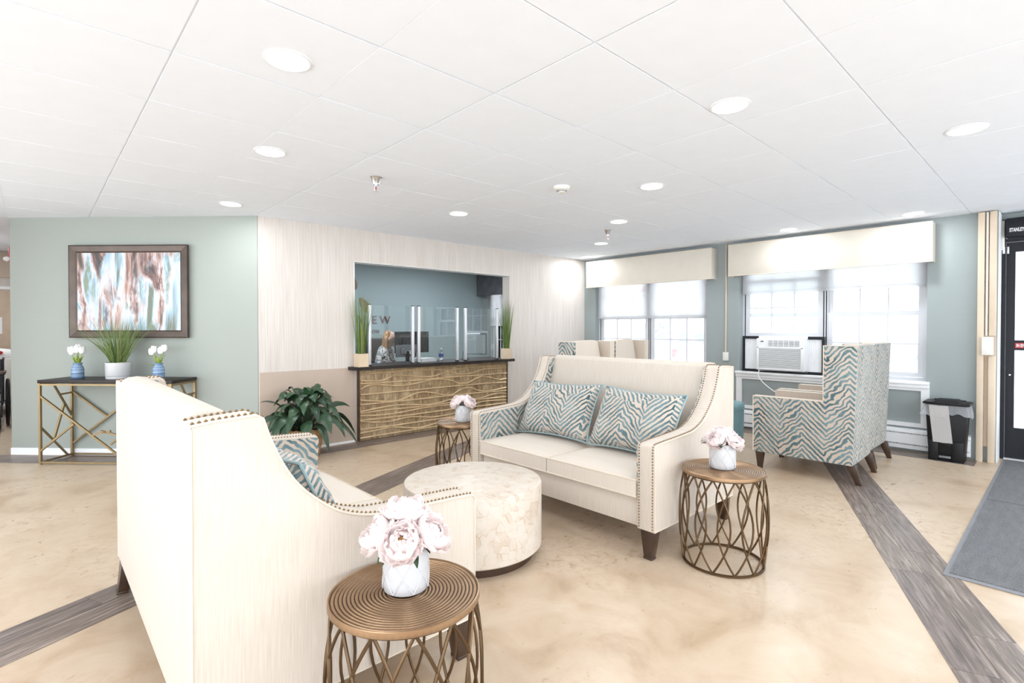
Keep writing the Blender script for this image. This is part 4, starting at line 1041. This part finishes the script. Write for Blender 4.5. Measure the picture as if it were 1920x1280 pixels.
# cables and card holders on the counter
for i, (x, y) in enumerate(((3.63, 5.78), (4.42, 5.72))):
    r = thing('card_stand', 'thin black wire stand on the counter near the ' + ('papers' if i == 0 else 'window-side sneeze guard'), 'stand', (x, y, CT))
    MB().tube([(-.06, 0, .003), (-.03, .02, .12), (.0, 0, .14), (.03, 0, .05), (.06, .02, .004)], .003, 6).obj('wire', M['blackpl'], r, smooth=True)
    MB().box(-.065, .065, -.02, .04, 0, .004).obj('wire_base', M['blackpl'], r)
# sign on the office wall
r = thing('wall_sign', 'raised bronze letters and leaf emblem on the slate office wall', 'sign', (4.0, 8.3, 1.2))
x = .085
for ch, w in (('V', .17), ('I', .085), ('E', .155), ('W', .2)):
    link('letter', text_mesh(ch, .195, .008, M['signletter'], 'letter', sx=1.05), r, (x, -.01, .185), (PI/2, 0, 0)); x += w
x = .125
for ch, w in (('T', .06), ('A', .066), ('T', .06), ('I', .035), ('O', .077), ('N', .07)):
    link('letter', text_mesh(ch, .082, .006, M['signletter'], 'letter', bold=.001), r, (x, -.008, .018), (PI/2, 0, 0)); x += w
def leafshape(cx, cz, a, L, w):
    pts = []
    for k in range(20):
        t_ = k/20*2*PI; u = L*math.cos(t_)*.5; v_ = w*math.sin(t_)*.5*(1-.35*math.cos(t_))
        pts.append((cx+u*math.cos(a)-v_*math.sin(a), cz+u*math.sin(a)+v_*math.cos(a)))
    MB().prism(pts, -.014, -.001, 'y').obj('emblem_leaf', M['signleaf'], r)
leafshape(.21, .50, 2.2, .30, .15); leafshape(.02, .86, 1.6, .22, .1); leafshape(-.15, .5, .95, .30, .15)
# ---------------- trash bin ----------------
r = thing('step_bin', 'black plastic step-on waste bin with a clear liner by the tan pilaster', 'trash bin', (6.655, .83, 0), .0)
bw, bd, bhh = .16, .115, .555
MB().frustum((0, 0), bd*.86, bw*.84, .012, (0, 0), bd, bw, bhh).obj('bin_body', M['blackpl'], r, bevel=.012)
MB().box(-bd*.86-.018, -bd*.80, -bw*.84, -.045, .0, .20).box(-bd*.86-.018, -bd*.80, .055, bw*.84, .0, .20).box(-bd*.86-.018, -bd*.80, -.045, .055, .15, .20).box(-bd*.8, bd*.86, -bw*.84, bw*.84, 0, .02).obj('pedal_skirt', M['blackpl'], r, bevel=.005)
MB().box(-bd*.86-.03, -bd*.7, -.04, .05, .035, .055).obj('pedal', M['greypl'], r, bevel=.004)
lid = MB().frustum((0, 0), bd+.022, bw+.018, bhh, (0, 0), bd+.022, bw+.018, bhh+.022).obj('lid', M['blackpl'], r, bevel=.006)
MB().frustum((0, 0), bd+.012, bw*.62, bhh+.02, (.01, 0), bd-.03, bw*.5, bhh+.045).obj('lid_crown', M['blackpl'], lid, bevel=.006)
MB().box(bd+.0, bd+.04, -bw*.8, bw*.8, bhh-.06, bhh+.03).obj('hinge_cover', M['blackpl'], r, bevel=.008)
rr2 = random.Random(4)
def skirt(u, v):
    a = 2*PI*u; c_, s_ = math.cos(a), math.sin(a); k = max(abs(c_)/(bd), abs(s_)/(bw))
    fl = 1+v*(.14+.04*math.sin(7*a)+.02*math.sin(17*a+1))
    e = .06 if s_ > .3 else 0
    return (c_/k*fl*1.03, s_/k*fl*1.03*(1+e*v), bhh-.004-(.10+.018*math.sin(3*a)+.01*math.sin(13*a))*v)
MB().grid(65, 6, skirt).obj('liner', M['bag'], r, smooth=True, ang=80)
MB().grid(7, 12, lambda u, v: (-bd*1.05-.012-.004*math.sin(5*v+u), .13-.15*u-.035*v, bhh-.01-.36*v+.002*math.sin(9*u))).obj('hanging_bag', M['bag2'], r, smooth=True, ang=80)
# ---------------- air conditioner ----------------
r = thing('window_air_conditioner', 'white window air conditioner with pleated side panels', 'air conditioner', (6.85, 2.45, .747))
MB().box(-.09, .30, -.28, .28, .03, .43).obj('cabinet', M['white'], r, bevel=.012)
MB().box(-.094, -.088, -.255, .255, .05, .31).obj('grille_recess', M['greypl'], r)
for k in range(17): MB().box(-.102, -.088, -.245, .245, .058+k*.0148, .066+k*.0148).obj('grille_slat', M['white'], r)
MB().box(-.104, -.09, -.265, -.245, .045, .32).box(-.104, -.09, .245, .265, .045, .32).box(-.104, -.09, -.265, .265, .305, .32).box(-.104, -.09, -.265, .265, .04, .056).obj('grille_frame', M['white'], r, bevel=.003)
MB().box(-.094, -.088, -.235, .14, .335, .405).obj('vent_recess', M['greypl'], r)
for k in range(4): MB().box(-.1, -.088, -.23, .135, .34+k*.017, .349+k*.017).obj('louvre', M['white'], r)
for k in range(7): MB().box(-.101, -.088, -.235+k*.061, -.229+k*.061, .335, .405).obj('louvre_rib', M['white'], r)
MB().box(-.0925, -.089, .19, .225, .385, .397).obj('display', M['blackpl'], r)
for s, y0, y1 in ((1, .29, .49), (-1, -.47, -.29)):
    MB().box(.0, .03, y0, y1, 0, .03).box(.0, .03, y0, y1, .42, .455).box(.0, .03, (y1-.03 if s > 0 else y0), (y1 if s > 0 else y0+.03), .03, .42).obj('panel_frame', M['blackmetal'], r)
    pl = MB(); n = 10; a, b = (y0-.01, y1-.03) if s > 0 else (y0+.03, y1+.01)
    pl.grid(2*n+1, 2, lambda u, v: (.012+.008*(round(u*2*n) % 2), a+(b-a)*u, .03+.39*v)); pl.obj('pleated_panel', M['white'], r)
MB().box(-.02, .05, -.49, .49, -.0005, .012).obj('mount_rail', M['blackmetal'], r)
pc = MB().tube(smoothpath([(-.09, .24, .04), (-.10, .245, -.04), (-.09, .20, -.12), (-.10, .08, -.21), (-.11, -.05, -.27), (-.10, -.25, -.35), (-.06, -.42, -.47)], 6), .006, 6)
pc.obj('power_cord', M['white'], r, smooth=True)
# ---------------- receptionist ----------------
def cap(mb, p, q, r0, r1, seg=10):
    p = Vector(p); q = Vector(q); n = 5; pts = [p+(q-p)*k/n for k in range(n+1)]; rs = [r0+(r1-r0)*k/n for k in range(n+1)]
    mb.tube(pts, rs, seg); mb.ball(p, r0, seg, 6); mb.ball(q, r1, seg, 6)
def remesh(o, vox, it=4):
    m = o.modifiers.new('remesh', 'REMESH'); m.mode = 'VOXEL'; m.voxel_size = vox; m.use_smooth_shade = True
    s = o.modifiers.new('smooth', 'SMOOTH'); s.factor = .5; s.iterations = it
person = thing('person', 'seated receptionist with long light brown hair in a black and white patterned blouse', 'person', (3.88, 6.92, 0), -.75)
# local: facing +x toward the monitors, slight forward lean
b = MB()
hc = Vector((.05, -.03, 1.15))
b.ball(hc, (.085, .073, .105), 16, 12); b.ball(hc+Vector((.035, 0, -.06)), (.055, .052, .06), 12, 8)
b.ball(hc+Vector((.094, 0, -.015)), (.014, .011, .02), 8, 6); b.ball(hc+Vector((.086, 0, -.058)), (.012, .022, .008), 8, 6); b.ball(hc+Vector((.083, 0, -.083)), (.016, .018, .014), 8, 6)
for s in (-1, 1): b.ball(hc+Vector((.0, s*.074, -.01)), (.018, .010, .028), 8, 6); b.ball(hc+Vector((.078, s*.03, .022)), (.012, .022, .009), 8, 6)
cap(b, (.02, -.02, 1.08), (-.01, -.01, .98), .048, .055)
cap(b, (-.03, 0, .93), (-.08, 0, .62), .12, .125); cap(b, (-.02, -.13, .945), (-.02, .13, .945), .062, .062); b.ball((-.07, 0, .80), (.105, .145, .17), 14, 10); b.ball((-.09, 0, .56), (.14, .17, .12), 14, 10)
hand_tip = []
for s in (-1, 1):
    sh = Vector((-.02, s*.165, .93)); el = Vector((.07, s*.20, .73)); wr = Vector((.28, s*.10, .775)); 
    cap(b, sh, el, .05, .038); cap(b, el, wr, .037, .025)
    pm = wr+Vector((.055, 0, -.006)); b.ball(pm, (.048, .038, .014), 10, 8)
    for k in range(4):
        y = -.028+.0187*k; f0 = pm+Vector((.04, y, 0)); ln = (.05, .058, .055, .043)[k]
        cap(b, f0, f0+Vector((ln*.55, 0, .006)), .009, .0085, 6); cap(b, f0+Vector((ln*.55, 0, .006)), f0+Vector((ln, 0, -.012)), .0085, .007, 6)
    t0 = pm+Vector((-.015, -s*.032, 0)); cap(b, t0, t0+Vector((.035, -s*.018, 0)), .0105, .009, 6); cap(b, t0+Vector((.035, -s*.018, 0)), t0+Vector((.06, -s*.014, -.006)), .009, .0075, 6)
    hip = Vector((-.08, s*.09, .55)); kn = Vector((.36, s*.11, .52)); an = Vector((.34, s*.11, .09))
    cap(b, hip, kn, .085, .058); cap(b, kn, an, .055, .036); cap(b, an+Vector((-.02, 0, -.045)), an+Vector((.13, 0, -.055)), .036, .03)
bo = b.obj('body', M['skin'], person, smooth=True); remesh(bo, .0075, 3)
c_ = MB(); cap(c_, (-.03, 0, .94), (-.08, 0, .58), .128, .14); cap(c_, (-.02, -.14, .945), (-.02, .14, .945), .07, .07); c_.ball((-.07, 0, .78), (.118, .16, .19), 14, 10)
for s in (-1, 1): cap(c_, (-.02, s*.165, .93), (.07, s*.20, .73), .061, .052); cap(c_, (.07, s*.20, .73), (.20, s*.14, .76), .05, .04)
bl = c_.obj('blouse', M['blouse'], person, smooth=True); remesh(bl, .011, 4)
c_ = MB()
for s in (-1, 1): cap(c_, (-.08, s*.09, .55), (.36, s*.11, .52), .094, .066); cap(c_, (.36, s*.11, .52), (.34, s*.11, .12), .063, .048)
c_.ball((-.09, 0, .56), (.15, .18, .125), 14, 10)
sl2 = c_.obj('slacks', M['slacks'], person, smooth=True); remesh(sl2, .012, 4)
c_ = MB(); c_.ball(hc+Vector((-.034, 0, .024)), (.078, .08, .1), 16, 12)
for s in (-1, 1):
    cap(c_, hc+Vector((-.045, s*.06, .0)), hc+Vector((-.04, s*.075, -.13)), .034, .03); cap(c_, hc+Vector((-.04, s*.075, -.13)), hc+Vector((.0, s*.08, -.25)), .03, .016)
cap(c_, hc+Vector((-.06, 0, .0)), hc+Vector((-.085, 0, -.2)), .06, .05)
hr = c_.obj('hair', M['hair'], person, smooth=True); remesh(hr, .010, 2)
for s in (-1, 1): MB().ball(hc+Vector((.079, s*.03, .006)), (.008, .012, .008), 8, 6).obj('eye', M['blackpl'], person, smooth=True)
MB().grid(9, 6, lambda u, v: hc+Vector((.075*math.cos(1.9*(u-.5))+.035-.03*v*v, .07*math.sin(1.9*(u-.5)), -.075-.055*v))).obj('chin_mask', M['mask'], person, smooth=True)
# ---------------- corridor beyond the sage wall ----------------
r = thing('wheelchair', 'black wheelchair with brown armrests parked in the side corridor', 'wheelchair', (-.52, 9.75, 0), -PI/2)
for s in (-1, 1):
    y = s*.27
    wh = MB().tube([(.30*math.cos(2*PI*k/36), y, .31+.30*math.sin(2*PI*k/36)) for k in range(36)], .018, 8, closed=True).obj('wheel', M['blackpl'], r, smooth=True)
    MB().tube([(.25*math.cos(2*PI*k/36), y+s*.04, .31+.25*math.sin(2*PI*k/36)) for k in range(36)], .009, 6, closed=True).obj('push_rim', M['alu'], wh, smooth=True)
    sp = MB()
    for k in range(12): sp.tube([(0, y, .31), (.29*math.cos(2*PI*k/12), y, .31+.29*math.sin(2*PI*k/12))], .0025, 4)
    sp.obj('spokes', M['alu'], wh); MB().tube([(0, y-.03, .31), (0, y+.03, .31)], .03, 10).obj('hub', M['blackpl'], wh)
    MB().tube([(.10*math.cos(2*PI*k/20)+.42, s*.2, .10+.085*math.sin(2*PI*k/20)) for k in range(20)], .015, 6, closed=True).obj('caster_wheel', M['blackpl'], r)
    MB().tube([(-.2, s*.22, .88), (-.2, s*.22, .30), (.42, s*.22, .30), (.44, s*.22, .16)], .012, 8).tube([(-.2, s*.22, .68), (.25, s*.22, .68), (.30, s*.22, .30)], .012, 8).tube([(-.2, s*.22, .87), (-.32, s*.22, .89)], .014, 8).obj('frame', M['blackmetal'], r, smooth=True)
    MB().box(-.16, .24, s*.22-.035, s*.22+.035, .69, .73).obj('armrest', M['leg'], r, bevel=.01)
    MB().tube([(.44, s*.16, .30), (.56, s*.16, .10)], .012, 8).box(.50, .66, s*.16-.06, s*.16+.06, .09, .1).obj('footrest', M['blackmetal'], r)
MB().box(-.2, .26, -.21, .21, .44, .48).obj('seat', M['dgrey'], r, bevel=.01); MB().box(-.22, -.18, -.21, .21, .48, .88).obj('backrest', M['dgrey'], r, bevel=.01)
MB().tube([(-.1, -.22, .30), (.2, .22, .46)], .01, 6).tube([(-.1, .22, .30), (.2, -.22, .46)], .01, 6).obj('cross_brace', M['blackmetal'], r)
r = thing('supply_cart', 'white draped cart with a red bow behind the wheelchair', 'cart', (-.55, 11.4, 0))
MB().box(-.45, .45, -.3, .3, .10, .84).obj('cart_body', M['offwhite'], r, bevel=.02)
MB().ball((0, 0, .86), (.47, .32, .14), 20, 10).obj('drape', M['paper_s'], r, smooth=True)
MB().ball((.06, -.30, .93), (.05, .03, .03), 10, 6).ball((.17, -.30, .93), (.05, .03, .03), 10, 6).ball((.115, -.315, .93), .022, 8, 6).obj('red_bow', M['red'], r, smooth=True)
for sx in (-1, 1):
    for sy in (-1, 1): MB().ball((sx*.38, sy*.24, .05), .05, 10, 8).obj('caster', M['blackpl'], r)
r = thing('fire_alarm', 'red fire alarm horn with a white strobe on the corridor wall', 'fire alarm', (-.10, 8.15, 2.05))
MB().box(-.09, 0, -.06, .06, 0, .17).obj('housing', M['red'], r, bevel=.006); MB().ball((-.10, -.03, .03), (.035, .05, .03), 12, 8).obj('strobe', M['white'], r, smooth=True)
r = thing('corridor_door', 'pale brown laminate double door at the corridor end', 'door', (-.8, 13.17, 0))
for s in (-1, 1):
    lf = MB().box(min(0, s*.62)+.004, max(0, s*.62)-.004, -.02, .02, .01, 2.0).obj('door_leaf', M['greydoor'], r)
    MB().box(s*.3-.1, s*.3+.1, -.024, -.02, 1.2, 1.5).obj('notice', M['paper_s'], lf); MB().tube([(s*.07, -.05, .95), (s*.07, -.05, 1.15)], .01, 8).obj('handle', M['alu'], lf)
MB().box(-.68, -.625, -.015, .03, 0, 2.06).box(.625, .68, -.015, .03, 0, 2.06).box(-.68, .68, -.015, .03, 2.005, 2.06).obj('door_frame', M['white'], r)
# ---------------- outdoors ----------------
struct('ground_outside', MB().box(7.4, 70, -45, 60, -.40, -.20), M['asphalt'], label='bright pale parking lot outside')
def car(x, y, rz, mat, label, van=False):
    r = thing('parked_car', label, 'car', (x, y, -.20), rz); Lc = 2.2
    hh = 1.9 if van else 1.45
    side = [(-Lc, .35), (-Lc, .85), (-Lc*.92, hh*.96) if van else (-Lc*.75, .95), (-Lc*.8, hh) if van else (-Lc*.45, hh*.97), (Lc*.25, hh), (Lc*.55, .98), (Lc*.97, .85), (Lc, .55), (Lc, .35)]
    MB().prism(side, -.85, .85, 'y').obj('body', mat, r, bevel=.06, seg=2)
    for s in (-1, 1):
        MB().prism([(-Lc*.66, 1.0), (-Lc*.45, hh*.9), (Lc*.2, hh*.93), (Lc*.44, 1.0)], s*.86-.006, s*.86+.006, 'y').obj('side_window', M['greypl'], r)
        for xx in (-Lc*.62, Lc*.62):
            w_ = MB().tube([(xx, s*.66, .33), (xx, s*.88, .33)], .33, 20).obj('wheel', M['outgrey'], r, smooth=True); MB().tube([(xx, s*.87, .33), (xx, s*.89, .33)], .19, 16).obj('hubcap', M['alu'], w_, smooth=True)
    MB().box(Lc-.02, Lc+.03, -.8, .8, .4, .55).obj('bumper', M['outgrey'], r, bevel=.01)
car(29, 6.3, PI/2, M['outwhite'], 'white van parked outside the window with the air conditioner', True)
car(17.5, 9.0, PI/2+.1, M['outred'], 'red car parked outside the window nearer the corner')
car(24, 13.5, PI/2, M['outgrey'], 'grey car parked further out beyond the red car')
r = thing('red_pergola', 'glare-paled red A-frame pergola outside the window nearer the corner', 'pergola', (11.6, 7.3, -.2))
for y in (-.9, .9):
    MB().tube([(-.1, y-.45, 0), (0, y, 2.5)], .07, 8).obj('post', M['outred'], r); MB().tube([(.1, y+.45, 0), (0, y, 2.5)], .07, 8).obj('post', M['outred'], r)
MB().tube([(0, -1.3, 2.5), (0, 1.3, 2.5)], .08, 8).obj('ridge_beam', M['outred'], r)
for z in (.75, 1.0): MB().box(-.25, .25, -1.1, 1.1, z, z+.05).obj('bench_board', M['outred'], r)
def bush(x, y, rad, h_, label, seed, trunk=0):
    rq = random.Random(seed); r = thing('tree' if trunk else 'shrub', label, 'tree' if trunk else 'shrub', (x, y, -.2)); mb = MB()
    if trunk: MB().tube([(0, 0, 0), (.1, 0, trunk)], .15, 8).obj('trunk', M['outgrey'], r)
    for k in range(420):
        v_ = Vector((rq.gauss(0, 1), rq.gauss(0, 1), rq.gauss(0, 1))).normalized()*rad*rq.uniform(.6, 1); s = rad*.16
        p = v_+Vector((0, 0, trunk+h_*.5)); p.z = trunk+h_*.5+v_.z*h_/(2*rad)
        e1 = Vector((rq.gauss(0, 1), rq.gauss(0, 1), rq.gauss(0, 1))).normalized()*s; e2 = Vector((rq.gauss(0, 1), rq.gauss(0, 1), rq.gauss(0, 1))).normalized()*s*.6
        mb.add([p-e1, p+e2, p+e1, p-e2], [(0, 1, 2, 3)])
    mb.obj('foliage', M['outgreen'], r)['kind'] = 'stuff'
bush(9.6, 1.55, .45, .7, 'low shrub just outside the window with the air conditioner', 3)
bush(33, 9, 1.2, 1.5, 'leafy tree across the parking lot beyond the white van', 5, .5)
bush(34, 21, 1.4, 1.6, 'leafy tree across the parking lot beyond the pergola', 6, .5)
r = thing('outdoor_building', 'pale building across the parking lot', 'building', (42, 14, -.2))
MB().box(0, 8, -16, 12, 0, 5).obj('walls', M['outwhite'], r); MB().prism([(-16.5, 5), (12.5, 5), (11, 7), (-15, 7)], -.5, 8.5, 'x').obj('roof', M['outgrey'], r)
for k in range(7): MB().box(-.03, 0, -15+k*3.8, -13.2+k*3.8, 1, 3.2).obj('window', M['outgrey'], r)
r = thing('porch_column_pair', 'white porch columns outside the window with the air conditioner', 'columns', (15.2, 4.55, -.2))
for y in (-.55, .55): MB().lathe([(.2, 0), (.2, .12), (.14, .16), (.12, 2.5), (.18, 2.6)], 20, c=(0, y, 0)).obj('column', M['outwhite'], r, smooth=True)
MB().box(-.3, .3, -1.0, 1.0, 2.6, 2.9).obj('beam', M['outwhite'], r)
